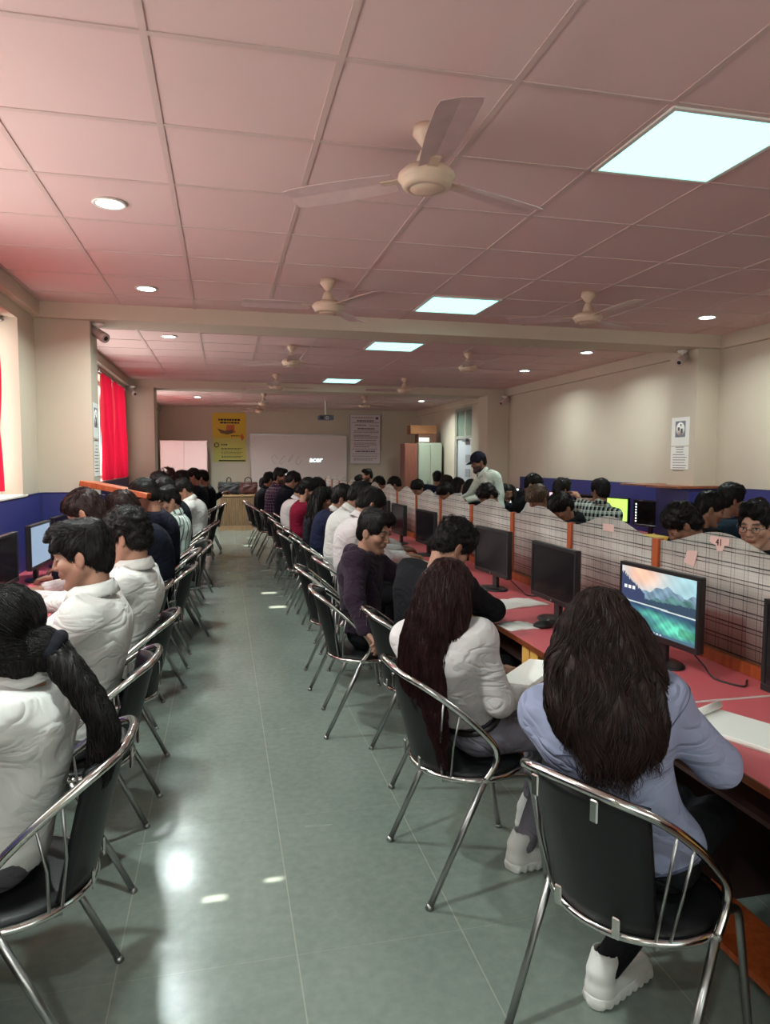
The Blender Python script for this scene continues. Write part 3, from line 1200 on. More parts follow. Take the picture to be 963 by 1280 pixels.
        sho = link('shoe', np_mesh('shoe', v - base, f), (shoes or BLACK_SHOE), o, True)
        if sneaker:
            SO = Sdf()
            SO.cone(hl - np.array((0, 0, 0.022)) - fd * 0.004, to - np.array((0, 0, 0.016)), 0.046, 0.041, 0.01)
            SO.plane((0, 0, z0 + 0.038), (0, 0, 1))
            SO.plane((0, 0, z0 + 0.002), (0, 0, -1))
            sdv = np.array([-fd[1], fd[0], 0])
            SO.fn(lambda x, y, z, vv: vv + 0.0025 * np.sin(210 * (x * fd[0] + y * fd[1]) + 90 * (x * sdv[0] + y * sdv[1])) * (z < z0 + 0.026))
            v, f = SO.mesh(0.005)
            link('sole', np_mesh('shoe_sole', v - base, f), shoes, sho, True)
    # hair
    hm = hair_m or HAIR_BLACK
    if hair in ('short', 'side', 'quiff', 'curly', 'fade', 'bowl', 'wavy', 'cap'):
        HA = Sdf()
        hair_short(HA, Rh, Hc, hsz, hair)
        v, f = HA.mesh(L['hair'])
        crown = Hc + Rh @ np.array((-0.055, 0.012, 0.10))

        def df(p):
            d = p - crown
            d /= np.linalg.norm(d, axis=1)[:, None] + 1e-6
            topness = np.clip(((p - Hc) @ Rh[:, 2] - 0.05) / 0.06, 0, 1)[:, None]
            sweep = {'side': 0.5, 'quiff': 0.9, 'wavy': 0.8, 'bowl': 0.5}.get(hair, 0.3)
            side = {'side': -0.6, 'wavy': 0.4}.get(hair, 0.0)
            return d * (1 - 0.4 * topness) + topness * (Rh[:, 0] * sweep + Rh[:, 1] * side) - (1 - topness) * Rh[:, 2] * 0.6
        ns = (1500, 620, 220)[lod]
        st = flow_strands(v, f, df, ns, 0.045 if hair != 'curly' else 0.03, 6, (0.0013, 0.0019, 0.003)[lod], 5 + int(hip[1] * 10), (0.002, 0.0025, 0.003)[lod] * (2.0 if hair == 'curly' else 1.0), None, 0.28 if hair != 'curly' else 0.9)
        v, f = join_vf([(v, f), st])
        link('hair', np_mesh('hair', v - base, f), hm, o, True)
    elif isinstance(hair, dict):
        HA = Sdf()
        W = lambda p: Hc + Rh @ (np.asarray(p) * hsz)
        HA.ell(W((-0.016, 0, 0.034)), np.array((0.103, 0.083, 0.094)) * hsz, Rh, 0.02)
        if hair.get('loose'):
            HA.ell(W((-0.045, 0, -0.03)), np.array((0.074, 0.080, 0.085)) * hsz, Rh, 0.03)
        sub = hair.get('open', (0.130, 0, -0.050))
        HA.ell(W(sub), np.array((0.100, 0.10, 0.115)) * hsz, Rh, 0.012, 's')
        for fl in hair['falls']:
            fall(HA, fl['path'], fl['half'], fl['lat'], fl.get('r', 0.03), 0.03)
        def g(x, y, z, v):
            a = x * 0.8 + y * 0.6
            c = y * 0.8 - x * 0.6
            return v + 0.0028 * np.sin(95 * a + 2.2 * np.sin(13 * z) + 40 * c) * np.sin(61 * c + 1.7 * np.sin(9 * z)) + 0.0016 * np.sin(170 * a - 120 * c + 3 * np.sin(17 * z))
        HA.fn(g)
        hv2, hf2 = HA.mesh(L['hair'])
        pp = [(hv2, hf2)]
        tie = np.array(hair['tie']) if hair.get('tie') else None

        def dfl(p):
            if tie is None:
                crown = Hc + Rh @ np.array((0.0, 0, 0.13))
                d = p - crown
                d /= np.linalg.norm(d, axis=1)[:, None] + 1e-6
                w = np.clip((p[:, 2] - Hc[2]) / 0.12, 0, 1)[:, None]
                wob = np.stack([np.sin(26 * p[:, 2] + 40 * p[:, 0]), np.cos(22 * p[:, 2] + 35 * p[:, 1]), 0 * p[:, 2]], 1)
                return d * w + np.array((0, 0, -1.0)) + hair.get('wob', 0.15) * wob
            d = tie - p
            d /= np.linalg.norm(d, axis=1)[:, None] + 1e-6
            hd_ = (p[:, 2] > tie[2] - 0.01)[:, None]
            return np.where(hd_, d, np.array((0.12, 0, -1.0)))
        pp.append(flow_strands(hv2, hf2, dfl, (3200, 700, 160)[lod], 0.12, 9, (0.0013, 0.0022, 0.0035)[lod], 9, (0.0028, 0.003, 0.003)[lod], None, 0.12))
        for jj, fl in enumerate(hair['falls']):
            if fl.get('n'):
                pt_ = [np.asarray(q_, float) for q_ in fl['path']]
                pt_.append(pt_[-1] + 0.55 * (pt_[-1] - pt_[-2]))
                pp.append(strands(pt_, list(fl['half']) + [fl['half'][-1] * 0.85], fl['n'], 31 + jj, fl.get('sr', 0.0016), fl['lat'], fl.get('r', 0.03) * 1.25, fl.get('wave', 0.006), fl.get('seg', 24), ends=0.45))
        v, f = join_vf(pp)
        link('hair', np_mesh('hair', v - base, f), hm, o, True)
    o_info = dict(o=o, P=P, N=N, Rc=Rc, Rh=Rh, Hc=Hc, base=base, arms=arms, s=hsz)
    PEOPLE[label] = o_info
    return o_info


def add_glasses(info, m):
    Rh, Hc, base, s = info['Rh'], info['Hc'], info['base'], info['s']
    W = lambda p: Hc + Rh @ (np.asarray(p) * s) - base
    mb = MB()
    for y in (-1, 1):
        mb.tube([W((0.103, y * 0.033 + 0.021 * math.cos(a), 0.000 + 0.016 * math.sin(a))) for a in np.linspace(0, 2 * PI, 20)[:-1]], 0.0016, 6, closed=True)
        mb.tube([W((0.101, y * 0.054, 0.004)), W((0.06, y * 0.078, 0.004)), W((0.0, y * 0.088, 0.006)), W((-0.02, y * 0.086, -0.01))], 0.0016, 6)
    mb.tube([W((0.104, -0.012, 0.002)), W((0.110, 0, 0.005)), W((0.104, 0.012, 0.002))], 0.0015, 6)
    mb.build('glasses', m, info['o'])


def add_cap(info, m):
    Rh, Hc, base, s = info['Rh'], info['Hc'], info['base'], info['s']
    W = lambda p: Hc + Rh @ (np.asarray(p) * s)
    S = Sdf()
    S.ell(W((-0.012, 0, 0.046)), np.array((0.112, 0.094, 0.098)), Rh, 0.02)
    Q = W((0, 0, 0.030))
    S.plane(Q, -Rh[:, 2] + 0.12 * Rh[:, 0] * -1)
    v, f = S.mesh(0.006)
    cap = link('cap', np_mesh('cap', v - base, f), m, info['o'], True)
    B = Sdf()
    for y in (-0.055, -0.028, 0, 0.028, 0.055):
        L = 0.075 * math.sqrt(max(0.05, 1 - (y / 0.075) ** 2))
        B.cone(W((0.080 - abs(y) * 0.35, y, 0.036)), W((0.098 + L, y * 0.95, 0.022 - abs(y) * 0.12)), 0.0085, 0.006, 0.02)
    v, f = B.mesh(0.005)
    link('brim', np_mesh('brim', v - base, f), m, cap, True)
# ------------------------------------------------------------------ shared materials
XL, XR, YB, YF = -1.5, 5.0, 17.8, -2.6
WALL = mat('wall_paint', srgb(198, 186, 168), 0.75, spec=0.25, var=0.03, vscale=1.5, bump=0.05, bscale=40)
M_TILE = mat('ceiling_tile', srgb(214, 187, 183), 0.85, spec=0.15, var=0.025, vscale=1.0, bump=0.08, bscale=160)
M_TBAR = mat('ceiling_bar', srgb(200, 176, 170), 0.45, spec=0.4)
M_WHITE = mat('white_paint', srgb(225, 222, 214), 0.5)
CHROME = mat('chrome', (0.62, 0.60, 0.58, 1), 0.16, 1.0)
STEEL = mat('dull_steel', (0.36, 0.36, 0.35, 1), 0.32, 1.0)
BLACK_PAD = mat('black_rexine', (0.009, 0.009, 0.010, 1), 0.45, spec=0.3, bump=0.15, bscale=200)
PINK = mat('pink_laminate', srgb(210, 98, 106), 0.34, spec=0.5, var=0.05, vscale=3)
EDGE = wood_mat('brown_edge', srgb(96, 46, 26), srgb(140, 72, 40), 'Y')
ORANGE_WOOD = wood_mat('orange_wood', srgb(150, 66, 30), srgb(184, 92, 46), 'Z', 5)
YELLOW_LAM = mat('yellow_laminate', srgb(222, 168, 84), 0.45, var=0.05)
DARK_BOARD = mat('dark_board', srgb(58, 34, 28), 0.6, var=0.1)
BLUE = mat('blue_laminate', srgb(52, 56, 116), 0.42, spec=0.4, var=0.04, vscale=2)
PLASTIC = mat('black_plastic', (0.014, 0.013, 0.014, 1), 0.32)
PLASTIC_G = mat('grey_plastic', (0.16, 0.16, 0.17, 1), 0.4)
SCREEN_OFF = mat('screen_off', (0.012, 0.009, 0.011, 1), 0.16, spec=0.6)
PAPER = mat('paper', srgb(236, 234, 228), 0.8, spec=0.2)
INK = mat('printed_ink', srgb(92, 84, 92), 0.8)
INK_BLACK = mat('black_ink', srgb(24, 22, 26), 0.8)


def floor_mat():
    n = NT('polished_stone')
    v = n.coords('Object')
    sp = n.n('ShaderNodeSeparateXYZ')
    n.l(v, sp.inputs[0])

    def line(c, off, pitch, w):
        f = n.math('FRACT', n.math('DIVIDE', n.math('SUBTRACT', c, off), pitch))
        d = n.math('MULTIPLY', n.math('ABSOLUTE', n.math('SUBTRACT', f, 0.5)), pitch)
        return n.math('GREATER_THAN', d, pitch / 2 - w)
    lx = line(sp.outputs['X'], -0.345, 0.56, 0.0022)
    ly = line(sp.outputs['Y'], 0.37, 0.9, 0.0016)
    ln = n.math('MULTIPLY', n.math('MAXIMUM', lx, n.math('MULTIPLY', ly, 0.45)), 0.38)
    big = n.noise(n.coords('Object', (1.0, 0.35, 1)), 1.6, 5, 0.55)
    base = n.ramp(big, [(0.25, srgb(103, 113, 105)), (0.75, srgb(138, 147, 138))])
    sm = n.noise(v, 26, 4)
    base = n.mix(0.25, base, n.ramp(sm, [(0.3, srgb(82, 90, 83)), (0.7, srgb(132, 138, 128))]))
    c = n.mix(ln, base, srgb(176, 172, 156))
    n.l(c, n.b.inputs['Base Color'])
    rg = n.ramp(n.noise(n.coords('Object', (0.5, 2.4, 1)), 2.2, 4), [(0.25, (0.13, 0.13, 0.13, 1)), (0.8, (0.30, 0.30, 0.30, 1))])
    n.l(rg, n.b.inputs['Roughness'])
    n.b.inputs['Specular IOR Level'].default_value = 0.6
    n.bump(n.noise(n.coords('Object', (1, 3.5, 1)), 1.9, 2), 0.10, 0.02)
    return n.m


def struct(name, mb, m):
    o = mb.build(name, m)
    o['kind'] = 'structure'
    return o


# ------------------------------------------------------------------ shell
struct('floor', MB().box(-1.9, 5.3, YF - 0.1, YB + 0.2, -0.12, 0.0), floor_mat())
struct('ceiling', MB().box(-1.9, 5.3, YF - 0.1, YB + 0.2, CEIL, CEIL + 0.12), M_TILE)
g = MB()
for k in range(-2, 9):
    x = -0.217 + 0.6 * k
    for (a, b) in ((YF, 6.3), (6.7, 11.95), (12.5, YB)):
        g.box(x - 0.012, x + 0.012, a, b, CEIL - 0.004, CEIL)
for (a, b, o0) in ((YF, 6.3, 2.309), (6.7, 11.95, 7.46), (12.5, YB, 12.9)):
    j = math.ceil((a - o0) / 0.6)
    while o0 + 0.6 * j < b:
        y = o0 + 0.6 * j
        g.box(XL + 0.06, XR - 0.06, y - 0.012, y + 0.012, CEIL - 0.0042, CEIL)
        j += 1
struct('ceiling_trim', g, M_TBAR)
WIN = [(1.6, 5.88), (7.0, 11.65), (12.7, 16.6)]
w = MB()
w.box(-1.76, XL, YF, YB, 0, 1.32)
w.box(-1.76, XL, YF, YB, 2.66, CEIL)
ys = [YF] + [v for p in WIN for v in p] + [YB]
for a, b in zip(ys[0::2], ys[1::2]):
    w.box(-1.76, XL, a, b, 1.32, 2.66)
struct('wall_left', w, WALL)
struct('wall_right', MB().box(XR, XR + 0.2, YF, 13.75, 0, CEIL).box(XR, XR + 0.2, 14.85, YB, 0, CEIL).box(XR, XR + 0.2, 13.75, 14.85, 2.72, CEIL), WALL)
struct('wall_back', MB().box(-1.9, 5.3, YB, YB + 0.2, 0, CEIL), WALL)
struct('wall_front', MB().box(-1.9, 5.3, YF - 0.2, YF, 0, 0.8).box(-1.9, 5.3, YF - 0.2, YF, 2.66, CEIL).box(-1.9, -0.9, YF - 0.2, YF, 0.8, 2.66).box(4.4, 5.3, YF - 0.2, YF, 0.8, 2.66), WALL)
f = MB()  # unseen window added behind the camera; its glowing pane fills in daylight
for k in range(6):
    x = -0.9 + 5.3 * k / 5
    f.box(max(-0.9, x - 0.03), min(4.4, x + 0.03), YF - 0.14, YF - 0.08, 0.86, 2.60)
f.box(-0.9, 4.4, YF - 0.14, YF - 0.08, 0.8, 0.86).box(-0.9, 4.4, YF - 0.14, YF - 0.08, 2.60, 2.66)
fr = f.build('window_4', M_WHITE)
fr['kind'] = 'structure'
MB().box(-0.9, 4.4, YF - 0.17, YF - 0.165, 0.8, 2.66).build('pane', emit_mat('added_fill_glass', (0.93, 1.0, 0.95, 1), 1.5), fr)
struct('pillar_left', MB().box(XL, -1.07, 6.36, 6.70, 0, 2.76), WALL)
struct('pillar_left', MB().box(XL, -1.07, 11.95, 12.45, 0, 2.76), WALL)
struct('pillar_right', MB().box(4.74, XR, 6.36, 6.82, 0, 2.76), WALL)
struct('pillar_right', MB().box(4.60, XR, 11.85, 12.30, 0, 2.76), WALL)
struct('beam', MB().box(XL, XR, 6.28, 6.70, 2.75, CEIL), WALL)
struct('beam', MB().box(XL, XR, 11.95, 12.50, 2.75, CEIL), WALL)
t1, t2 = MB(), MB()
for a, b in ((YF, 6.28), (6.70, 11.95), (12.5, YB)):
    t1.box(XL, -1.435, a, b, 2.76, CEIL)
    t2.box(4.94, XR, a, b, 2.742, CEIL)
struct('trim_left', t1, WALL)
struct('trim_right', t2, WALL)
struct('baseboard_right', MB().box(XR - 0.012, XR, YF, 13.7, 0, 0.1), DARK_BOARD)

# windows: white frames with frosted panes; slits added to the panes to make sun patches
M_PANE = emit_mat('frosted_daylight_glass', (1.0, 0.95, 0.90, 1), 2.2)
SUN_EL, DX = math.radians(46), None
SUN_SLITS = [(2.53, -0.05, 0.045, 0.018), (2.60, 0.17, 0.035, 0.012), (7.62, 0.56, 0.09, 0.06), (8.45, 0.52, 0.09, 0.06), (8.87, 0.60, 0.09, 0.06), (10.245, 0.55, 0.10, 0.06), (13.25, 0.45, 0.10, 0.09), (14.6, 0.55, 0.10, 0.09)]


def window(idx, a, b):
    z0, z1 = 1.32, 2.66
    f = MB()
    x0, x1 = -1.72, -1.66
    f.box(x0, x1, a, b, z0, z0 + 0.05).box(x0, x1, a, b, z1 - 0.05, z1)
    nb = max(2, round((b - a) / 1.1))
    for i in range(nb + 1):
        y = a + (b - a) * i / nb
        f.box(x0, x1, max(a, y - 0.03), min(b, y + 0.03), z0 + 0.05, z1 - 0.05)
    fr = f.build('window_%d' % idx, M_WHITE)
    fr['kind'] = 'structure'
    cut = sorted(q for q in SUN_SLITS if a < q[0] < b)
    p = MB()
    ya = a
    px = -1.70
    tn = math.tan(SUN_EL)
    for y, xt, h, hw in cut:
        zc = (xt - px) * tn
        p.box(px - 0.003, px + 0.003, ya, y - hw, z0, z1)
        p.box(px - 0.003, px + 0.003, y - hw, y + hw, z0, zc - h)
        if zc + h < z1:
            p.box(px - 0.003, px + 0.003, y - hw, y + hw, zc + h, z1)
        ya = y + hw
    p.box(px - 0.003, px + 0.003, ya, b, z0, z1)
    p.build('pane', M_PANE, fr)
    sl = MB().box(-1.76, XL + 0.03, a - 0.02, b + 0.02, z0 - 0.012, z0 + 0.006, 0.004).build('window_sill', M_WHITE, fr)


for i, (a, b) in enumerate(WIN):
    window(i + 1, a, b)

# red curtains
n = NT('red_curtain_cloth')
n.b.inputs['Base Color'].default_value = srgb(176, 8, 38)
n.b.inputs['Roughness'].default_value = 0.8
tr = n.n('ShaderNodeBsdfTranslucent')
tr.inputs['Color'].default_value = (0.62, 0.012, 0.05, 1)
mx = n.n('ShaderNodeMixShader')
mx.inputs[0].default_value = 0.42
n.l(n.b.outputs[0], mx.inputs[1])
n.l(tr.outputs[0], mx.inputs[2])
n.l(mx.outputs[0], n.out.inputs[0])
RED = n.m


def curtain(y0, y1, x, z0, z1, label, folds):
    N, Mz = int((y1 - y0) * 90), 14
    V, F = [], []
    for j in range(Mz + 1):
        z = z1 + (z0 - z1) * j / Mz
        for i in range(N + 1):
            u = i / N
            y = y0 + (y1 - y0) * u
            a = 0.040 * (0.6 + 0.4 * j / Mz)
            V.append((x + a * math.sin(u * folds * 2 * PI + 0.5 * math.sin(j * 0.4)) + 0.008 * math.sin(u * folds * 5 + j * 0.3), y, z))
    for j in range(Mz):
        for i in range(N):
            q = j * (N + 1) + i
            F.append((q, q + 1, q + N + 2, q + N + 1))
    root = empty('curtain', (0, 0, 0))
    tag(root, label, 'curtain')
    link('cloth', np_mesh('curtain_cloth', V, F), RED, root, True)
    rod = MB().tube([(x, y0 - 0.12, z1 + 0.02), (x, y1 + 0.12, z1 + 0.02)], 0.012, 10)
    for y in (y0 - 0.12, y1 + 0.12):
        rod.lathe([(0.0, -0.02), (0.018, -0.012), (0.02, 0), (0.018, 0.012), (0.0, 0.02)], 10, (x, y, z1 + 0.02), cap=False)
    rod.build('curtain_rod', STEEL, root)


curtain(4.3, 5.72, -1.60, 1.36, 2.62, 'red curtain at the nearest window, cut by the left edge of the photo', 10)
curtain(9.40, 10.14, -1.46, 1.33, 2.66, 'nearer red curtain panel hanging beyond the first pillar', 7)  # gap beyond this panel put in to let a sun patch through
curtain(10.35, 11.50, -1.46, 1.33, 2.66, 'farther red curtain panel hanging beside the second pillar', 8)
curtain(14.8, 16.5, -1.47, 1.33, 2.62, 'red curtain beside the steel almirah at the far end', 9)

# door in the right wall with a glazed ventilator above it
d = MB()
for (a, b, z0, z1) in ((13.75, 13.82, 0, 2.72), (14.78, 14.85, 0, 2.72), (13.82, 14.78, 2.66, 2.72), (13.82, 14.78, 2.06, 2.12)):
    d.box(XR + 0.02, XR + 0.12, a, b, z0, z1)
dr = d.build('door_1', mat('grey_door_frame', srgb(150, 150, 140), 0.5))
dr['kind'] = 'structure'
MB().box(XR + 0.05, XR + 0.09, 13.83, 14.77, 0.01, 2.05, 0.004).build('door_panel', mat('pale_blue_door', srgb(188, 192, 196), 0.5), dr)
MB().box(XR + 0.06, XR + 0.066, 13.82, 14.78, 2.12, 2.66).build('ventilator_pane', mat('dim_glass', srgb(120, 136, 122), 0.15, spec=0.6), dr)
v = MB().box(XR + 0.045, XR + 0.07, 14.28, 14.31, 2.12, 2.66)
v.build('ventilator_bar', M_WHITE, dr)
for z in (1.25, 1.55):
    MB().box(XR + 0.04, XR + 0.05, 13.95, 14.25, z, z + 0.17, 0.003).build('door_notice', mat('grey_notice', srgb(150, 152, 156), 0.6), dr)
MB().lathe([(0.0, 0), (0.016, 0.004), (0.02, 0.03), (0.028, 0.05), (0.02, 0.068), (0, 0.07)], 12, (0, 0, 0), Matrix.Translation((XR + 0.05, 13.92, 1.02)) @ Matrix.Rotation(-PI / 2, 4, 'Y'), cap=False).build('door_knob', STEEL, dr)
cl = MB().box(XR - 0.02, XR + 0.05, 14.05, 14.32, 2.00, 2.06, 0.006)
cl.build('door_closer', PLASTIC_G, dr)

# ------------------------------------------------------------------ lamps in the ceiling
M_PANEL = emit_mat('led_panel_glow', (0.30, 1.0, 0.90, 1), 1.25)
M_SPOT = emit_mat('led_spot_glow', (0.80, 1.0, 0.98, 1), 9.0)
panels = [(2.309, 'large square LED ceiling panel nearest the camera'), (5.309, 'square LED ceiling panel just before the first beam'),
          (7.46, 'square LED ceiling panel just past the first beam'), (11.0, 'square LED ceiling panel just before the second beam'), (-0.69, 'square LED ceiling panel behind the camera')]
for y, lab in panels:
    r = empty('led_panel', (1.883, y + 0.3, CEIL))
    tag(r, lab, 'ceiling light', 'square LED ceiling panels')
    f = MB()
    for (a, b, c, e) in ((-0.29, 0.29, -0.29, -0.27), (-0.29, 0.29, 0.27, 0.29), (-0.29, -0.27, -0.27, 0.27), (0.27, 0.29, -0.27, 0.27)):
        f.box(a, b, c, e, -0.012, -0.001)
    f.build('frame', M_WHITE, r)
    MB().box(-0.27, 0.27, -0.27, 0.27, -0.008, -0.002).build('diffuser', M_PANEL, r)
spots = [(-0.535, 3.823, 'round downlight on the left, nearest the camera'), (-0.54, 5.62, 'round downlight on the left, just before the first beam'), (-0.53, 7.72, 'round downlight on the left, between the two beams'),
         (-0.49, 15.0, 'round downlight on the left, beyond the second beam'), (4.19, 5.52, 'round downlight on the right, just before the first beam'), (4.185, 7.62, 'round downlight on the right, just past the first beam'),
         (4.185, 9.37, 'round downlight on the right, second past the first beam'), (4.184, 14.69, 'round downlight on the right, beyond the second beam'), (-0.53, 1.75, 'round downlight on the left above the top edge of the photo'),
         (4.19, 2.0, 'round downlight on the right above the top edge of the photo'), (-0.53, -0.6, 'round downlight on the left behind the camera')]
first = None
for x, y, lab in spots:
    if first is None:
        r = empty('downlight', (x, y, CEIL))
        MB().lathe([(0.062, -0.001), (0.078, -0.002), (0.084, -0.008), (0.078, -0.013), (0.064, -0.010), (0.062, -0.001)], 28, cap=False).build('rim', M_WHITE, r)
        MB().lathe([(0.063, -0.009), (0.045, -0.0105), (0.001, -0.011)], 28, cap=False).build('diffuser', M_SPOT, r)
        first = r
    else:
        r = copy_tree(first)
        r.location = (x, y, CEIL)
    tag(r, lab, 'ceiling light', 'round LED downlights')
    L = bpy.data.lights.new('downlight_beam', 'AREA')
    L.shape = 'DISK'
    L.size = 0.11
    L.energy = 8.0 if 3 < x and y < 12 else ((16.0 if x > 3 else 40.0) if y > 12 else 15.0)
    L.color = (0.86, 1.0, 0.97)
    L.spread = math.radians(150)
    lo = bpy.data.objects.new('downlight_beam', L)
    COL.objects.link(lo)
    lo.location = (x, y, CEIL - 0.016)

# ------------------------------------------------------------------ ceiling fans
FAN_CREAM = mat('fan_cream', srgb(206, 182, 160), 0.45, spec=0.4, var=0.06)
FAN_BLADE = mat('fan_blade', srgb(200, 172, 168), 0.35, spec=0.5, var=0.10, vscale=12)


def fan_proto():
    r = empty('ceiling_fan')
    MB().lathe([(0.0, -0.006), (0.035, -0.004), (0.05, 0.0), (0.055, -0.03), (0.02, -0.075), (0.012, -0.08)][1:], 20, (0, 0, 0.20), cap=False).build('canopy', FAN_CREAM, r)
    MB().tube([(0, 0, 0.06), (0, 0, 0.20)], 0.011, 10).build('rod', FAN_CREAM, r)
    MB().lathe([(0.012, 0.115), (0.026, 0.11), (0.036, 0.085), (0.044, 0.055), (0.046, 0.045)], 20, cap=False).build('lower_canopy', FAN_CREAM, r)
    MB().lathe([(0.04, 0.05), (0.085, 0.042), (0.108, 0.022), (0.112, 0.006), (0.104, -0.004), (0.098, -0.010), (0.096, -0.020), (0.088, -0.028), (0.070, -0.034), (0.066, -0.030), (0.062, -0.036), (0.03, -0.042), (0.001, -0.043)], 36, cap=False).build('motor', FAN_CREAM, r)
    for k in range(3):
        a = k * 2 * PI / 3
        M = Matrix.Rotation(a, 4, 'Z')
        mb = MB()
        n = 12
        V, F = [], []
        for i in range(n + 1):
            x = 0.13 + 0.47 * i / n
            w = 0.055 + 0.020 * math.sin(min(1, i / n * 1.4) * PI / 2)
            if i == n:
                w *= 0.9
            tw = 0.20 - 0.06 * i / n
            for (y, zz) in ((-w, 0), (0, 0.006), (w, 0), (w, -0.003), (0, 0.003), (-w, -0.003)):
                V.append(M @ Vector((x, y * math.cos(tw), 0.012 + y * math.sin(tw) + zz)))
        for i in range(n):
            for q in range(6):
                q2 = (q + 1) % 6
                F.append((i * 6 + q, i * 6 + q2, (i + 1) * 6 + q2, (i + 1) * 6 + q))
        F.append((5, 4, 3, 2, 1, 0))
        F.append(tuple(n * 6 + q for q in range(6)))
        mb.add(V, F)
        b = mb.build('blade', FAN_BLADE, r)
        MB().box(0.085, 0.19, -0.022, 0.022, 0.010, 0.016, 0.002, M).build('blade_bracket', FAN_CREAM, b)
    return r


fans = [(0.78, 2.69, 24, 'cream ceiling fan nearest the camera'), (0.742, 5.05, 58, 'cream ceiling fan before the first beam, over the aisle'), (2.72, 4.95, 32, 'cream ceiling fan before the first beam, over the right-hand desks'),
        (0.766, 7.99, 28, 'cream ceiling fan just past the first beam, over the aisle'), (2.83, 7.95, 12, 'cream ceiling fan just past the first beam, over the right-hand desks'), (0.79, 10.7, 20, 'cream ceiling fan over the aisle, just before the second beam'),
        (2.77, 10.7, 50, 'cream ceiling fan over the right-hand desks, just before the second beam'), (0.79, 13.9, 30, 'cream ceiling fan over the aisle, first past the second beam'), (0.80, 16.0, 5, 'cream ceiling fan farthest away over the aisle'),
        (2.78, 13.9, 15, 'cream ceiling fan past the second beam, beside the projector'), (2.80, 2.30, 75, 'ceiling fan of which only a blade tip enters at the right edge')]
fp = fan_proto()
for i, (x, y, a, lab) in enumerate(fans):
    r = fp if i == 0 else copy_tree(fp)
    r.location = (x, y, 2.676)
    r.rotation_euler.z = math.radians(a)
    tag(r, lab, 'ceiling fan', 'ceiling fans')

# ------------------------------------------------------------------ desks
PITCH = 0.868
Y0 = 2.130


STRIP = mat('joint_strip_white', srgb(206, 184, 182), 0.5)


def desk(y0, y1, xa, xb, front, label, group, stations):
    """xa..xb across; front = the x of the edge where people sit"""
    r = empty('desk', ((xa + xb) / 2, (y0 + y1) / 2, 0))
    tag(r, label, 'desk', group)
    ox, oy = (xa + xb) / 2, (y0 + y1) / 2
    B = lambda x0, x1, a, b, z0, z1, bev=0.0: MB().box(x0 - ox, x1 - ox, a - oy, b - oy, z0, z1, bev)
    sgn = 1 if front == xa else -1
    B(xa, xb, y0 + 0.002, y1 - 0.002, 0.728, 0.75, 0.002).build('desktop', PINK, r)
    B(xa + 0.01, xb - 0.005, y1 - 0.020, y1 - 0.004, 0.7502, 0.7515).build('joint_strip', STRIP, r)
    e0, e1 = sorted((front - sgn * 0.004, front + sgn * 0.002))
    B(e0, e1, y0 + 0.002, y1 - 0.002, 0.724, 0.749).build('edge_band', EDGE, r)
    bk = xb if sgn > 0 else xa
    b0, b1 = sorted((bk - sgn * 0.02, bk - sgn * 0.04))
    B(b0, b1, y0 + 0.01, y1 - 0.01, 0.06, 0.728).build('modesty_panel', DARK_BOARD, r)
    nst = stations
    for k in range(nst + 1):
        y = y0 + (y1 - y0) * k / nst
        y = min(max(y, y0 + 0.012), y1 - 0.012)
        p0, p1 = sorted((front + sgn * 0.03, bk - sgn * 0.045))
        q0, q1 = sorted((front + sgn * 0.06, bk - sgn * 0.045))
        side = B(q0, q1, y - 0.009, y + 0.009, 0.0, 0.727).build('side_panel', DARK_BOARD, r)
        f0, f1 = sorted((front + sgn * 0.010, front + sgn * 0.058))
        for (q0_, q1_) in ((-0.085, -0.008), (0.008, 0.085)):
            c0, c1 = max(y + q0_, y0 + 0.003), min(y + q1_, y1 - 0.003)
            if c1 - c0 > 0.02:
                B(f0, f1, c0, c1, 0.565, 0.7235, 0.002).build('yellow_bracket', YELLOW_LAM, side)
    for k in range(nst):
        a = y0 + (y1 - y0) * (k + 0.12) / nst
        b = y0 + (y1 - y0) * (k + 0.88) / nst
        q0, q1 = sorted((front + sgn * 0.06, front + sgn * 0.36))
        B(q0, q1, a, b, 0.60, 0.615).build('keyboard_tray', DARK_BOARD, r)
    f0, f1 = sorted((front + sgn * 0.13, front + sgn * 0.33))
    B(f0, f1, y0 + 0.02, y1 - 0.02, 0.07, 0.092).build('footrest', ORANGE_WOOD, r)
    return r


DXA, DXP, DXB = 1.38, 2.05, 2.72
ordn = ['nearest', 'second', 'third', 'fourth', 'fifth', 'sixth', 'seventh', 'eighth', 'ninth', 'tenth', 'eleventh', 'twelfth', 'thirteenth', 'fourteenth', 'fifteenth', 'sixteenth', 'seventeenth']
for k in range(8):
    y = Y0 + PITCH * (2 * k - 2)
    desk(y, y + 2 * PITCH, DXA, DXP - 0.02, DXA, '%s pink-topped desk along the right side of the aisle, in front of the wavy dividers' % ordn[k], 'pink desks on the aisle side of the dividers', 2)
    desk(y, y + 2 * PITCH, DXP + 0.02, DXB, DXB, '%s pink-topped desk behind the wavy dividers' % ordn[k], 'pink desks behind the dividers', 2)
ld = [(0.3, 2.3), (2.3, 4.3), (4.3, 6.32), (6.75, 8.5), (8.5, 10.2), (10.2, 11.9), (12.5, 14.2), (14.2, 15.9)]
for k, (a, b) in enumerate(ld):
    desk(a, b, -1.478, -0.93, -0.93, '%s pink-topped desk along the window wall' % ordn[k], 'pink desks along the window wall', 2)
rd = [(0.8, 2.7), (2.7, 4.5), (4.5, 6.22), (6.9, 8.4), (8.4, 9.9), (9.9, 11.3)]
for k, (a, b) in enumerate(rd):
    desk(a, b, 4.40, 4.968, 4.40, '%s pink-topped desk along the right wall below the blue board' % ordn[k], 'pink desks along the right wall', 2)

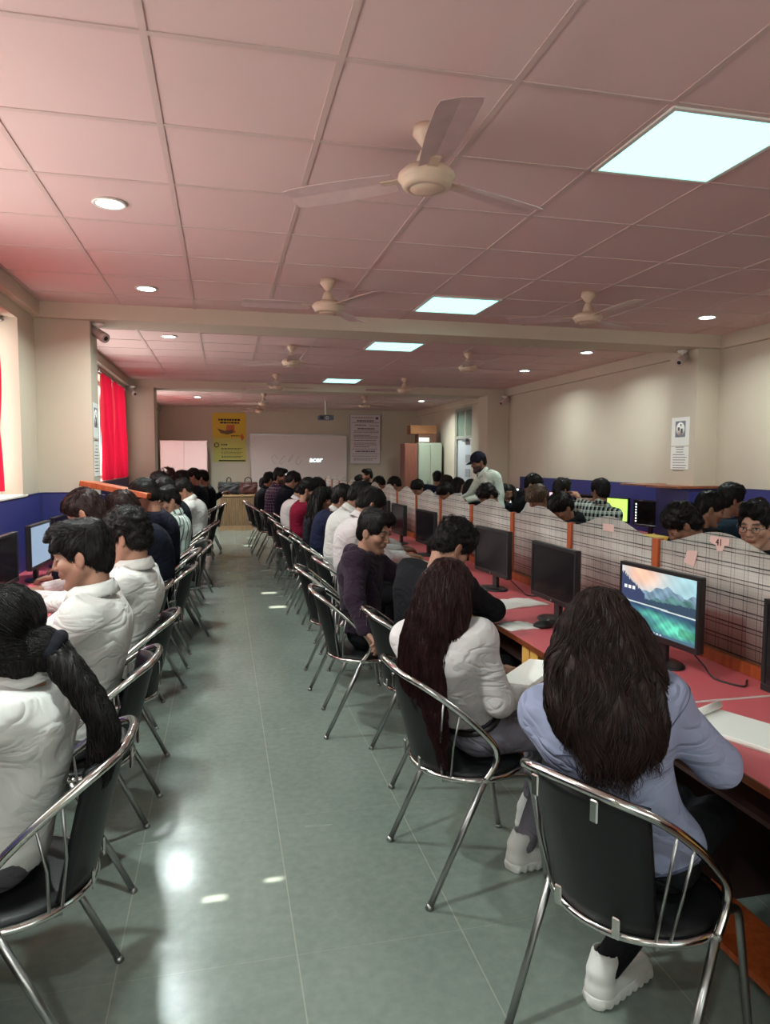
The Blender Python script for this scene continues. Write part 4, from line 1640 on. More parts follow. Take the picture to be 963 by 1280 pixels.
r = empty('desk', (4.51, 6.56, 0))
MB().box(-0.11, 0.12, -0.335, 0.335, 0.728, 0.75, 0.002).build('desktop', PINK, r)
MB().box(-0.116, -0.11, -0.335, 0.335, 0.724, 0.749).build('edge_band', EDGE, r)
for s in (-1, 1):
    MB().box(-0.08, 0.11, s * 0.31 - 0.009, s * 0.31 + 0.009, 0, 0.727).build('side_panel', DARK_BOARD, r)
tag(r, 'narrow piece of pink desk in front of the blue boxing at the right pillar', 'desk')

# wavy dividers between the two rows of the centre desks
n = NT('plaid_film')
v = n.coords('Object')
sp = n.n('ShaderNodeSeparateXYZ')
n.l(v, sp.inputs[0])


def pl(c, pitch, off, w):
    f = n.math('FRACT', n.math('DIVIDE', n.math('ADD', c, off), pitch))
    return n.math('LESS_THAN', f, w / pitch)


hz = n.math('MAXIMUM', pl(sp.outputs['Z'], 0.062, 0.0, 0.0055), pl(sp.outputs['Z'], 0.062, 0.016, 0.004))
vt = n.math('MAXIMUM', pl(sp.outputs['Y'], 0.078, 0.0, 0.0035), pl(sp.outputs['Y'], 0.078, 0.02, 0.0025))
fade = n.ramp(n.noise(n.coords('Object', (1, 2.5, 3)), 2.2, 3), [(0.3, (0.55, 0.55, 0.55, 1)), (0.5, (1, 1, 1, 1))])
lines = n.math('MULTIPLY', n.math('MAXIMUM', n.math('MULTIPLY', hz, 1.0), n.math('MULTIPLY', vt, 0.8)), fade)
dirt = n.noise(v, 5, 4)
base = n.ramp(dirt, [(0.3, srgb(164, 156, 149)), (0.7, srgb(190, 182, 174))])
fine = n.math('MAXIMUM', pl(sp.outputs['Y'], 0.013, 0, 0.004), pl(sp.outputs['Z'], 0.013, 0, 0.004))
base = n.mix(n.math('MULTIPLY', fine, 0.22), base, srgb(120, 108, 104))
n.l(n.mix(lines, base, srgb(46, 40, 42)), n.b.inputs['Base Color'])
n.b.inputs['Roughness'].default_value = 0.38
n.b.inputs['Specular IOR Level'].default_value = 0.5
PLAID_FILM = n.m


def wave_panel(label, y0):
    L = PITCH - 0.05
    N = 28
    V, F = [], []
    for i in range(N + 1):
        u = i / N
        zt = 1.222 + 0.078 * (0.5 - 0.5 * math.cos(2 * PI * u))
        for x in (-0.003, 0.003):
            V.append((x, -L / 2 + L * u, 0.80))
            V.append((x, -L / 2 + L * u, zt))
    for i in range(N):
        a, b = i * 4, (i + 1) * 4
        F += [(a, a + 1, b + 1, b), (a + 2, b + 2, b + 3, a + 3), (a + 1, a + 3, b + 3, b + 1), (a, b, b + 2, a + 2)]
    F += [(0, 2, 3, 1), (N * 4, N * 4 + 1, N * 4 + 3, N * 4 + 2)]
    r = empty('desk_divider', (DXP, y0, 0))
    link('film_panel', np_mesh('divider_panel', V, F), PLAID_FILM, r)
    MB().box(-0.026, 0.026, -L / 2, L / 2, 0.7505, 0.798, 0.002).build('bottom_rail', ORANGE_WOOD, r)
    tag(r, label, 'desk divider', 'wavy plaid dividers along the centre desks')
    return r


div0 = wave_panel('', Y0)
post0 = MB().box(-0.0165, 0.0165, -0.024, 0.024, 0.0, 1.228, 0.002).build('divider_post', ORANGE_WOOD)
for k in range(-2, 15):
    y = Y0 + PITCH * k
    p = post0 if k == -2 else post0.copy()
    if k > -2:
        COL.objects.link(p)
    p.location = (DXP, y, 0)
    tag(p, '%s orange-brown wooden post between the wavy dividers' % ordn[k + 2], 'divider post', 'wooden posts of the centre dividers')
    if k < 14:
        d = div0 if k == -2 else copy_tree(div0)
        d.location = (DXP, y + PITCH / 2, 0)
        tag(d, '%s wavy-topped plaid divider on the centre desks, counted from the camera' % ordn[k + 2], 'desk divider', 'wavy plaid dividers along the centre desks')

# paper stickers on the dividers
PINKPAPER = mat('pink_sticker', srgb(214, 180, 172), 0.8)


def sticker(y, z, poly, label, m=PINKPAPER):
    mb = MB().prism(poly, 0, -0.0008, 0.0008)
    o = mb.build('paper_sticker', m)
    o.location = (DXP - 0.0045, y, z)
    return tag(o, label, 'sticker')


s41 = sticker(2.56, 1.255, [(-0.06, 0.026), (0.06, 0.026), (0.062, 0.0), (0.02, -0.012), (0.015, -0.036), (-0.02, -0.032), (-0.03, -0.008), (-0.058, -0.004)][::-1], 'torn pink sticker numbered 41 at the crest of a divider')
text_obj('number', '41', 0.042, (-0.0015, 0.002, 0.002), (PI / 2, 0, -PI / 2), INK_BLACK, s41)
sticker(2.74, 1.17, [(-0.045, 0.034), (-0.02, -0.04), (0.05, -0.028), (0.03, 0.028)], 'torn slanted pink sticker without number below the sticker numbered 41')
sticker(3.44, 1.238, [(-0.055, 0.02), (0.055, 0.018), (0.055, -0.02), (-0.055, -0.02)], 'small faded pink rectangular sticker on the divider behind the black monitor')

# blue boards on the walls and around the pillars
BEDGE = mat('dark_blue_edge', srgb(30, 34, 90), 0.4)


def board(x0, x1, y0, y1, label, z0=0.0, z1=1.32):
    r = empty('blue_board', ((x0 + x1) / 2, (y0 + y1) / 2, 0))
    ox, oy = r.location.x, r.location.y
    MB().box(x0 - ox, x1 - ox, y0 - oy, y1 - oy, z0, z1 - 0.012, 0.002).build('panel', BLUE, r)
    MB().box(x0 - ox - 0.002, x1 - ox + 0.002, y0 - oy, y1 - oy, z1 - 0.0115, z1, 0.002).build('edge_strip', BEDGE, r)
    tag(r, label, 'wall board')


board(-1.496, -1.479, -1.0, 6.33, 'blue laminate board under the nearest window on the left wall')
board(-1.478, -1.07, 6.334, 6.352, 'blue laminate board on the face of the left pillar')
board(-1.496, -1.479, 6.72, 11.93, 'blue laminate board under the window beyond the left pillar')
board(-1.496, -1.479, 12.48, 16.3, 'blue laminate board under the farthest window on the left wall')
board(4.972, 4.994, 0.3, 6.28, 'blue laminate board on the right wall nearest the camera', z1=1.335)
board(4.972, 4.994, 6.86, 11.25, 'blue laminate board on the right wall beyond the pillar', z1=1.33)
bx = MB().box(4.64, 4.99, 6.30, 6.35, 0.0, 1.318, 0.003).box(4.64, 4.68, 6.35, 6.845, 0.0, 1.318, 0.003)
o = bx.build('pillar_boxing', BLUE)
tag(o, 'blue laminate boxing around the foot of the right pillar', 'wall board')
SHELF = wood_mat('shelf_wood', srgb(110, 60, 36), srgb(156, 96, 62), 'Y')
r = empty('shelf_board', (4.86, 6.9, 1.32))
MB().box(-0.38, 0.13, -0.62, -0.10, 0.0, 0.026, 0.003).build('board', SHELF, r)
MB().box(-0.36, 0.13, -0.05, 0.45, 0.004, 0.024, 0.003).build('lipping', SHELF, r)
tag(r, 'brown wooden shelf board on the blue boxing at the right pillar', 'shelf')
sh = MB()
Mt = Matrix.Translation((-0.78, 6.12, 1.315)) @ Matrix.Rotation(math.radians(11), 4, 'Y') @ Matrix.Rotation(math.radians(-12), 4, 'Z')
sh.box(-0.33, 0.22, -0.16, 0.16, 0, 0.045, 0.004, Mt)
o = sh.build('shelf_board', ORANGE_WOOD)
tag(o, 'orange-brown wooden shelf board sticking out by the left pillar above the heads', 'shelf')
r = empty('shelf_bracket', (-1.0, 6.28, 0))
MB().box(-0.03, 0.03, 0.0, 0.045, 0.751, 1.30, 0.002).build('upright', BLUE, r)
tag(r, 'dark blue upright carrying the wooden shelf board by the left pillar', 'bracket')

# ------------------------------------------------------------------ end of the room
wb = empty('whiteboard', (1.885, YB - 0.03, 1.47))
SW, SH_ = 2.40, 1.48
MB().box(-SW / 2, SW / 2, 0, 0.018, -SH_ / 2, SH_ / 2).build('board', mat('whiteboard_white', srgb(222, 208, 204), 0.25, spec=0.5), wb)
f = MB()
for (a, b, c, e) in ((-SW / 2 - 0.02, SW / 2 + 0.02, SH_ / 2, SH_ / 2 + 0.025), (-SW / 2 - 0.02, SW / 2 + 0.02, -SH_ / 2 - 0.025, -SH_ / 2), (-SW / 2 - 0.02, -SW / 2, -SH_ / 2, SH_ / 2), (SW / 2, SW / 2 + 0.02, -SH_ / 2, SH_ / 2)):
    f.box(a, b, -0.008, 0.024, c, e)
f.build('frame', STEEL, wb)
MARK = mat('faint_marker', srgb(168, 150, 150), 0.6)
mk = MB()
for k, (x, z) in enumerate([(-0.62, 0.30), (-0.42, 0.28), (-0.22, 0.33), (-0.02, 0.27)]):
    mk.tube([(x + 0.07 * math.cos(a) * (1 - 0.3 * math.sin(a * 2)), -0.0015, z - 0.16 + 0.10 * math.sin(a + k)) for a in np.linspace(0, 5.0, 14)], 0.005, 5)
mk.build('marker_scrawl', MARK, wb)
GLOW = emit_mat('board_glow_white', (0.75, 1.0, 1.0, 1), 1.0)
text_obj('projected_lettering', 'acer', 0.19, (0.41, -0.006, 0.13), (PI / 2, 0, 0), GLOW, wb, off=0.002, shear=0.15)
MB().box(0.90, 1.18, -0.012, -0.002, -0.455, -0.43).build('board_bright_bar', GLOW, wb)  # bright highlight on the board, put in as a glowing bar
MB().box(-0.37, -0.07, -0.004, -0.002, -0.42, -0.18).build('board_light_patch', GLOW, wb)  # patch of light on the board, put in as a glowing plate
tag(wb, 'wide whiteboard on the end wall with a bright projected acer logo', 'whiteboard')


def bars(mb, spec, x0, x1, y=-0.0015):
    for (z, h, a, b) in spec:
        mb.box(x0 + (x1 - x0) * a, x0 + (x1 - x0) * b, y, y + 0.001, z - h / 2, z + h / 2)


pw, ph = 0.80, 1.20
po = empty('yellow_poster', (0.165, YB - 0.012, 2.14))
n = NT('yellow_print')
v = n.coords('Object')
sp = n.n('ShaderNodeSeparateXYZ')
n.l(v, sp.inputs[0])
f = n.math('GREATER_THAN', sp.outputs['Z'], -0.02)
n.l(n.mix(f, srgb(196, 186, 92), srgb(212, 176, 40)), n.b.inputs['Base Color'])
n.b.inputs['Roughness'].default_value = 0.5
MB().box(-pw / 2, pw / 2, 0, 0.01, -ph / 2, ph / 2).build('sheet', n.m, po)
b = MB()


def dashes(mb, z, h, a, c, seed, gap=0.012):
    rg = random.Random(seed)
    x = a
    while x < c:
        wdt = rg.uniform(0.03, 0.075)
        mb.box(x, min(c, x + wdt), -0.0018, -0.0004, z - h / 2, z + h / 2)
        x += wdt + gap


dashes(b, 0.43, 0.045, -0.26, 0.27, 1)
dashes(b, 0.36, 0.038, -0.22, 0.24, 2)
dashes(b, 0.04, 0.022, 0.04, 0.25, 3)
dashes(b, -0.18, 0.03, -0.20, -0.05, 4)
for k, z in enumerate((-0.27, -0.30, -0.36, -0.40, -0.46, -0.49)):
    dashes(b, z, 0.014, -0.20, 0.32 - 0.05 * (k % 2), 5 + k)
b.box(-0.26, 0.38, -0.0018, -0.0004, -0.585, -0.555)
b.build('printed_lettering', INK_BLACK, po)
bx = MB().prism([(0.30, -0.06), (0.31, 0.08), (0.20, 0.10), (0.16, -0.09)][::-1], 1, -0.0022, -0.0005)
bx.prism([(0.30, 0.08), (0.33, 0.12), (0.13, 0.13), (0.12, 0.09)][::-1], 1, -0.0021, -0.0005)
bx.build('pictured_box', mat('print_orange', srgb(190, 96, 50), 0.6), po)
MB().prism([(0.22, -0.30), (0.10, -0.20), (0.07, -0.04), (0.13, 0.16), (0.20, 0.10), (0.16, -0.10)][::-1], 1, -0.0016, -0.0003).build('pictured_hand', mat('print_brown', srgb(110, 80, 44), 0.6), po)
MB().lathe([(0.040, 0), (0.060, 0.0), (0.060, 0.002), (0.040, 0.002)], 20, (0, 0, 0), Matrix.Translation((-0.31, -0.002, -0.19)) @ Matrix.Rotation(PI / 2, 4, 'X'), cap=False).build('round_emblem', INK_BLACK, po)
MB().prism([(0.02, 0.26), (0.10, 0.30), (0.00, 0.36), (-0.08, 0.30)][::-1], 1, -0.002, -0.0005).build('pictured_ribbon', mat('print_red', srgb(200, 90, 40), 0.6), po)
tag(po, 'yellow poster with dark print left of the whiteboard', 'poster')

no = empty('notice_board', (3.575, YB - 0.02, 2.13))
nw, nh = 0.78, 1.24
MB().box(-nw / 2, nw / 2, 0, 0.012, -nh / 2, nh / 2).build('sheet', mat('notice_white', srgb(214, 200, 202), 0.6), no)
f = MB()
for (a, b_, c, e) in ((-nw / 2 - 0.012, nw / 2 + 0.012, nh / 2, nh / 2 + 0.015), (-nw / 2 - 0.012, nw / 2 + 0.012, -nh / 2 - 0.015, -nh / 2), (-nw / 2 - 0.015, -nw / 2, -nh / 2, nh / 2), (nw / 2, nw / 2 + 0.015, -nh / 2, nh / 2)):
    f.box(a, b_, -0.006, 0.016, c, e)
f.build('frame', STEEL, no)
b = MB()
for (z, h, a, c) in ((0.55, 0.018, -0.35, 0.22), (0.47, 0.032, -0.22, 0.22), (0.425, 0.012, -0.35, 0.36), (0.36, 0.02, -0.28, 0.02), (0.345, 0.014, 0.1, 0.35), (0.27, 0.03, -0.2, 0.24), (0.21, 0.012, -0.3, 0.35), (0.175, 0.012, -0.3, 0.35), (0.10, 0.016, -0.3, 0.12),
                     (0.07, 0.012, -0.3, 0.34), (0.03, 0.012, -0.3, 0.34), (-0.03, 0.014, -0.3, 0.28), (-0.10, 0.014, -0.3, 0.28), (-0.14, 0.012, -0.3, 0.3), (-0.19, 0.016, -0.3, 0.1), (-0.25, 0.012, -0.34, 0.3), (-0.31, 0.034, -0.26, 0.26), (-0.37, 0.01, -0.34, 0.35), (-0.43, 0.012, -0.34, 0.33), (-0.49, 0.014, -0.3, 0.3), (-0.53, 0.012, -0.3, 0.2)):
    dashes(b, z, h, a, c, int(z * 1000) + 7)
b.box(0.27, 0.34, -0.0018, -0.0004, 0.51, 0.57)
b.build('printed_lettering', INK, no)
tag(no, 'white framed notice of printed rules right of the whiteboard', 'notice')

# projector on its pole
pj = empty('projector', (2.18, 15.2, 2.50))
MB().lathe([(0.045, 0.376), (0.045, 0.366), (0.018, 0.36), (0.018, 0.10), (0.03, 0.09), (0.03, 0.07)], 14).build('pole', M_WHITE, pj)
MB().box(-0.16, 0.16, -0.12, 0.12, -0.045, 0.055, 0.012).build('body', mat('projector_grey', srgb(96, 104, 122), 0.4), pj)
MB().lathe([(0.02, 0), (0.034, 0.0), (0.038, -0.02), (0.03, -0.022)], 16, (0, 0, 0), Matrix.Translation((0.02, -0.122, 0.0)) @ Matrix.Rotation(PI / 2, 4, 'X'), cap=False).build('lens_ring', M_WHITE, pj)
MB().box(-0.145, -0.06, -0.123, -0.119, -0.03, 0.035).build('grille', PLASTIC, pj)
mb = MB()
for k in range(4):
    mb.tube([(0.0, 0, 0.075), (0.10 * (-1) ** k, 0.08 * (1 if k < 2 else -1), 0.052)], 0.007, 6)
mb.build('mount_arm', STEEL, pj)
tag(pj, 'grey projector hanging from the ceiling on a white pole', 'projector')


def almirah(name, x0, x1, y0, y1, h, m, label, doors=2):
    r = empty(name, ((x0 + x1) / 2, (y0 + y1) / 2, 0))
    w_, d_ = (x1 - x0) / 2, (y1 - y0) / 2
    MB().box(-w_, w_, -d_ + 0.02, d_, 0.08, h, 0.006).box(-w_ + 0.02, w_ - 0.02, -d_ + 0.05, d_, 0, 0.08).build('carcass', m, r)
    for k in range(doors):
        a = -w_ + 2 * w_ * k / doors
        dd = MB().box(a + 0.008, a + 2 * w_ / doors - 0.008, -d_, -d_ + 0.02, 0.11, h - 0.03, 0.004).build('door', m, r)
        hx = a + 2 * w_ / doors - 0.07 if k == 0 else a + 0.07
        MB().box(hx - 0.012, hx + 0.012, -d_ - 0.025, -d_ - 0.002, 1.0, 1.14, 0.004).build('handle', STEEL, dd)
    tag(r, label, 'cupboard')


almirah('steel_almirah', -1.40, -0.35, 16.85, 17.35, 2.03, mat('almirah_cream', srgb(214, 186, 182), 0.4, spec=0.5), 'cream steel almirah in the far left corner')
almirah('steel_almirah', 4.37, 4.92, 15.5, 16.0, 2.0, mat('almirah_green', srgb(158, 164, 146), 0.4, spec=0.5), 'greenish grey steel almirah by the door on the right')
almirah('wooden_cupboard', 4.05, 4.36, 15.56, 16.0, 1.98, wood_mat('cupboard_wood', srgb(104, 58, 46), srgb(136, 82, 66), 'Z'), 'tall brown cupboard left of the greenish almirah', 1)
bz = empty('carton', (4.55, 15.75, 2.0))
MB().box(-0.36, 0.26, -0.16, 0.16, 0.2, 0.40, 0.004).build('box', mat('brown_carton', srgb(128, 82, 48), 0.8, var=0.08), bz)
tag(bz, 'brown carton lying on top of the greenish almirah', 'carton')
b2 = empty('carton', (4.56, 15.75, 2.0))
MB().box(-0.18, 0.24, -0.15, 0.15, 0.0, 0.198, 0.004).build('box', mat('dark_carton', srgb(96, 60, 44), 0.8), b2)
MB().box(-0.17, 0.08, -0.156, -0.151, 0.02, 0.12).build('shipping_label', PAPER, b2)
tag(b2, 'darker carton squeezed under the brown carton on the almirah', 'carton')

# teacher's desk with slatted front, two bags
td = empty('teacher_desk', (0.42, 16.45, 0))
TW = wood_mat('slat_wood', srgb(138, 108, 78), srgb(176, 144, 108), 'Z', 7)
MB().box(-0.56, 0.56, -0.26, 0.30, 0.765, 0.80, 0.004).build('desktop', TW, td)
fr = MB().box(-0.53, -0.48, -0.24, 0.28, 0.0, 0.764, 0.003).box(0.48, 0.53, -0.24, 0.28, 0.0, 0.764, 0.003).box(-0.479, 0.479, -0.235, -0.205, 0.0, 0.10)
fr.build('frame', TW, td)
sl = MB()
for k in range(30):
    x = -0.47 + 0.94 * (k + 0.5) / 30
    sl.box(x - 0.0125, x + 0.0125, -0.24, -0.222, 0.102, 0.762, 0.003)
fs = sl.build('slatted_front', wood_mat('slat_dark', srgb(112, 88, 64), srgb(160, 130, 98), 'Z', 9), td)
MB().box(-0.479, 0.479, -0.221, -0.215, 0.102, 0.762).build('backing', DARK_BOARD, fs)
tag(td, 'wooden teacher desk with a front of narrow upright slats', 'desk')


def bag(name, x, w_, h, m, label, handle):
    S = Sdf()
    S.box((0, 0, h / 2), (w_ / 2, 0.07, h / 2), 0.035, None, 0.02)
    S.box((0, -0.07, h * 0.42), (w_ * 0.36, 0.02, h * 0.3), 0.015, None, 0.015)
    S.fn(lambda x_, y_, z_, v_: v_ + 0.006 * np.sin(30 * x_ + 3 * np.sin(20 * z_)))
    v_, f_ = S.mesh(0.012)
    r_ = empty(name, (x, 16.42, 0.801))
    v_[:, 2] -= v_[:, 2].min()
    link('body', np_mesh('bag', v_, f_), m, r_, True)
    hb = MB().tube([(-handle, 0, h - 0.01), (-handle * 0.85, 0, h + 0.08), (0, 0, h + 0.115), (handle * 0.85, 0, h + 0.08), (handle, 0, h - 0.01)], 0.012, 8)
    hb.build('handle', m, r_)
    zp = MB().tube([(-w_ * 0.4, -0.06, h * 0.8), (0, -0.072, h * 0.83), (w_ * 0.4, -0.06, h * 0.8)], 0.005, 6)
    zp.build('zip', STEEL, r_)
    tag(r_, label, 'bag')


bag('laptop_bag', 0.13, 0.50, 0.28, mat('black_nylon', (0.012, 0.012, 0.014, 1), 0.6, bump=0.2), 'black laptop bag on the left of the slatted teacher desk', 0.05)
bag('hand_bag', 0.56, 0.42, 0.28, mat('brown_leather', srgb(70, 34, 30), 0.5), 'brown hand bag with an upright handle on the slatted teacher desk', 0.08)

# papers on the pillars
def paper_sheet(loc, rot, w_, h, label, emblem):
    r_ = empty('paper_notice', loc)
    r_.rotation_euler = rot
    MB().box(-w_ / 2, w_ / 2, -0.001, 0.0, -h / 2, h / 2).build('sheet', PAPER, r_)
    pr = MB()
    if emblem:
        MB().box(-0.085, 0.085, -0.0016, -0.001, -0.06, 0.11).build('printed_square', mat('print_grey', srgb(128, 130, 140), 0.8), r_)
        MB().lathe([(0.001, 0), (0.072, 0.0), (0.072, 0.0008), (0.001, 0.0008)], 24, (0, 0, 0), Matrix.Translation((0, -0.0016, 0.025)) @ Matrix.Rotation(PI / 2, 4, 'X'), cap=False).build('printed_disc', PAPER, r_)
        pr.box(-0.04, -0.01, -0.0032, -0.0025, 0.01, 0.045).box(0.01, 0.04, -0.0032, -0.0025, -0.02, 0.03).box(0.0, 0.02, -0.0032, -0.0025, 0.055, 0.08)
        pr.box(-0.07, 0.07, -0.0016, -0.001, -0.17, -0.163)
    else:
        for k in range(9):
            z = h * 0.38 - k * 0.028
            pr.box(-w_ * (0.2 if k < 2 else 0.38), w_ * (0.2 if k < 2 else 0.38 - 0.05 * (k % 3)), -0.0016, -0.001, z - 0.003, z + 0.003)
    pr.build('printed_lettering', INK, r_)
    tag(r_, label, 'paper notice')


paper_sheet((4.739, 6.60, 1.915), (0, 0, -PI / 2), 0.30, 0.24 + 0.06, 'paper with a round emblem taped to the right pillar', True)
paper_sheet((4.739, 6.60, 1.635), (0, 0, -PI / 2), 0.30, 0.24, 'paper with lines of print below the emblem paper on the right pillar', False)
paper_sheet((-1.069, 6.53, 1.93), (0, 0, PI / 2), 0.26, 0.30, 'paper with a round emblem on the side of the left pillar', True)
paper_sheet((-1.069, 6.53, 1.60), (0, 0, PI / 2), 0.26, 0.30, 'paper with lines of print on the side of the left pillar', False)


def cctv(loc, rz, label, pitch=0.5):
    r_ = empty('security_camera', loc, rz)
    MB().lathe([(0.05, 0), (0.05, -0.012), (0.03, -0.03), (0.012, -0.032), (0.012, -0.06)], 16).build('mount', M_WHITE, r_)
    M = Matrix.Translation((0, 0, -0.085)) @ Matrix.Rotation(PI / 2 + pitch, 4, 'Y')
    MB().lathe([(0.001, -0.09), (0.036, -0.09), (0.040, -0.07), (0.040, 0.05), (0.043, 0.06), (0.043, 0.10), (0.036, 0.102), (0.001, 0.103)], 18, (0, 0, 0), M, cap=False).build('housing', mat('camera_white', srgb(190, 170, 164), 0.4), r_)
    MB().lathe([(0.020, 0.1035), (0.012, 0.1045), (0.001, 0.1045)], 18, (0, 0, 0), M, cap=False).build('lens', PLASTIC, r_)
    tag(r_, label, 'security camera')


cctv((-1.02, 6.46, 2.748), math.radians(-40), 'white security camera under the beam at the left pillar')
cctv((4.66, 6.50, 2.745), math.radians(215), 'white security camera under the beam at the right pillar')
cctv((4.88, 11.75, 2.738), math.radians(200), 'small white security camera on the right wall trim before the second pillar')
cctv((-1.38, 11.85, 2.756), math.radians(-60), 'small white security camera on the left wall trim before the second pillar')
# ------------------------------------------------------------------ chairs
def tube_smooth(pts, n):
    return [tuple(p) for p in catmull(pts, n)]


def chair_proto():
    r = empty('chair')
    H = [(-0.01, 0.236, 0.44), (0.03, 0.238, 0.50), (0.035, 0.237, 0.555), (-0.010, 0.232, 0.615), (-0.10, 0.222, 0.70), (-0.21, 0.195, 0.785), (-0.278, 0.135, 0.825), (-0.300, 0.06, 0.838)]
    full = H + [(-0.303, 0.0, 0.84)] + [(x, -y, z) for x, y, z in H[::-1]]
    MB().tube(tube_smooth(full, 70), 0.0125, 12).build('back_hoop', CHROME, r)
    for s in (1, -1):
        MB().tube([(-0.01, s * 0.236, 0.44), (-0.10, s * 0.236, 0.25), (-0.215, s * 0.236, 0.012)], 0.0115, 10).tube([(-0.213, s * 0.236, 0.016), (-0.22, s * 0.236, 0.0)], 0.014, 10).build('rear_leg', STEEL, r)
        MB().tube(tube_smooth([(-0.14, s * 0.150, 0.432), (0.02, s * 0.190, 0.430), (0.15, s * 0.195, 0.428), (0.195, s * 0.197, 0.405), (0.215, s * 0.199, 0.33), (0.245, s * 0.205, 0.16), (0.272, s * 0.21, 0.012)], 26), 0.0112, 10).tube([(0.2715, s * 0.21, 0.014), (0.274, s * 0.2105, 0.0)], 0.014, 10).build('front_leg', STEEL, r)
    ring = [(0.02 + 0.215 * math.cos(a), 0.222 * math.sin(a), 0.440) for a in np.linspace(0, 2 * PI, 41)[:-1]]
    MB().tube(ring, 0.011, 10, closed=True).build('seat_ring', CHROME, r)
    prof = [(0.0, 0.438), (0.19, 0.438), (0.206, 0.444), (0.208, 0.452), (0.198, 0.461), (0.16, 0.466), (0.0, 0.468)]
    mb = MB()
    n = 36
    V, F = [], []
    for (q, z) in prof[1:-1]:
        for i in range(n):
            a = 2 * PI * i / n
            V.append((0.02 + q * math.cos(a), q * 1.03 * math.sin(a), z))
    m = len(prof) - 2
    for j in range(m - 1):
        for i in range(n):
            k = (i + 1) % n
            F.append((j * n + i, j * n + k, (j + 1) * n + k, (j + 1) * n + i))
    V += [(0.02, 0, prof[0][1]), (0.02, 0, prof[-1][1])]
    for i in range(n):
        k = (i + 1) % n
        F.append((len(V) - 2, k, i))
        F.append((len(V) - 1, (m - 1) * n + i, (m - 1) * n + k))
    mb.add(V, F, True).build('seat', BLACK_PAD, r)
    # curved black pad between the hoop and the ring
    V, F = [], []
    na, nz = 16, 12
    for layer in (0, 1):
        for j in range(nz + 1):
            t = j / nz
            for i in range(na + 1):
                u = -1 + 2 * i / na
                y = u * (0.150 + 0.018 * t)
                xb = -0.192 - 0.094 * t
                x = xb + (0.058 + 0.01 * t) * u * u + (0.0 if layer == 0 else 0.024 * (1 - 0.35 * abs(u) ** 4)) - 0.004
                z = 0.452 + t * 0.366 + (-0.012 * u * u * t)
                V.append((x, y, z))
    q = (na + 1) * (nz + 1)
    for j in range(nz):
        for i in range(na):
            a = j * (na + 1) + i
            F.append((a, a + na + 1, a + na + 2, a + 1))
            F.append((q + a, q + a + 1, q + a + na + 2, q + a + na + 1))
    for j in range(nz):
        a, b = j * (na + 1), (j + 1) * (na + 1)
        F.append((a, q + a, q + b, b))
        F.append((a + na, b + na, q + b + na, q + a + na))
    for i in range(na):
        F.append((i, i + 1, q + i + 1, q + i))
        a = nz * (na + 1) + i
        F.append((a, q + a, q + a + 1, a + 1))
    link('backrest', np_mesh('chair_backrest', V, F), BLACK_PAD, r, True)
    for s in (1, -1):
        for (t0, t1) in (((-0.100, 0.222, 0.70), (-0.115, 0.176, 0.440)), ((-0.160, 0.210, 0.75), (-0.140, 0.152, 0.440))):
            MB().tube([(t0[0], s * t0[1], t0[2]), ((t0[0] + t1[0]) / 2 - 0.012, s * ((t0[1] + t1[1]) / 2 + 0.006), (t0[2] + t1[2]) / 2), (t1[0], s * t1[1], t1[2])], 0.0042, 8).build('side_rod', STEEL, r)
    for s in (1, -1):
        for (x, y, z) in ((-0.298, 0.085, 0.795), (-0.194, 0.085, 0.468)):
            MB().box(x - 0.014, x - 0.008, s * y - 0.011, s * y + 0.011, z - 0.024, z + 0.03, 0.003).build('clip', CHROME, r)
    return r


CHAIR0 = chair_proto()
_used = [False]


def chair(x, y, heading, label, group=None):
    c = CHAIR0 if not _used[0] else copy_tree(CHAIR0)
    _used[0] = True
    c.location = (x, y, 0)
    c.rotation_euler.z = math.radians(heading)
    return tag(c, label, 'chair', group)


# ------------------------------------------------------------------ monitors
def monitor_proto(screen_mat, lit=False):
    r = empty('monitor')
    # faces -x in its own space; the foot stands on z = 0
    Z0, Wd, Hh = 0.098, 0.49, 0.305
    MB().box(0.0, 0.03, -Wd / 2, Wd / 2, Z0, Z0 + Hh, 0.005).box(0.03, 0.05, -0.15, 0.15, Z0 + 0.05, Z0 + 0.24, 0.008).build('case', PLASTIC, r)
    f = MB()
    b = 0.016
    for (a0, a1, c0, c1) in ((-Wd / 2, Wd / 2, Z0, Z0 + b + 0.008), (-Wd / 2, Wd / 2, Z0 + Hh - b, Z0 + Hh), (-Wd / 2, -Wd / 2 + b, Z0 + b + 0.008, Z0 + Hh - b), (Wd / 2 - b, Wd / 2, Z0 + b + 0.008, Z0 + Hh - b)):
        f.box(-0.006, 0.002, a0, a1, c0, c1, 0.002)
    f.build('bezel', PLASTIC, r)
    MB().box(-0.002, 0.001, -Wd / 2 + b, Wd / 2 - b, Z0 + b + 0.008, Z0 + Hh - b).build('screen', screen_mat, r)
    MB().box(0.026, 0.05, -0.03, 0.03, 0.012, Z0 + 0.09, 0.004).build('neck', PLASTIC, r)
    M = Matrix.Translation((0.02, 0, 0)) @ Matrix.Diagonal((0.8, 1.15, 1, 1))
    MB().lathe([(0.105, 0.0), (0.108, 0.004), (0.100, 0.010), (0.05, 0.016), (0.001, 0.017)], 32, (0, 0, 0), M, cap=False).build('base', PLASTIC, r)
    MB().lathe([(0.0055, 0), (0.0055, 0.002), (0.001, 0.0021)], 10, (0, 0, 0), Matrix.Translation((-0.0062, 0, Z0 + 0.012)) @ Matrix.Rotation(-PI / 2, 4, 'Y'), cap=False).build('badge', STEEL, r)
    return r


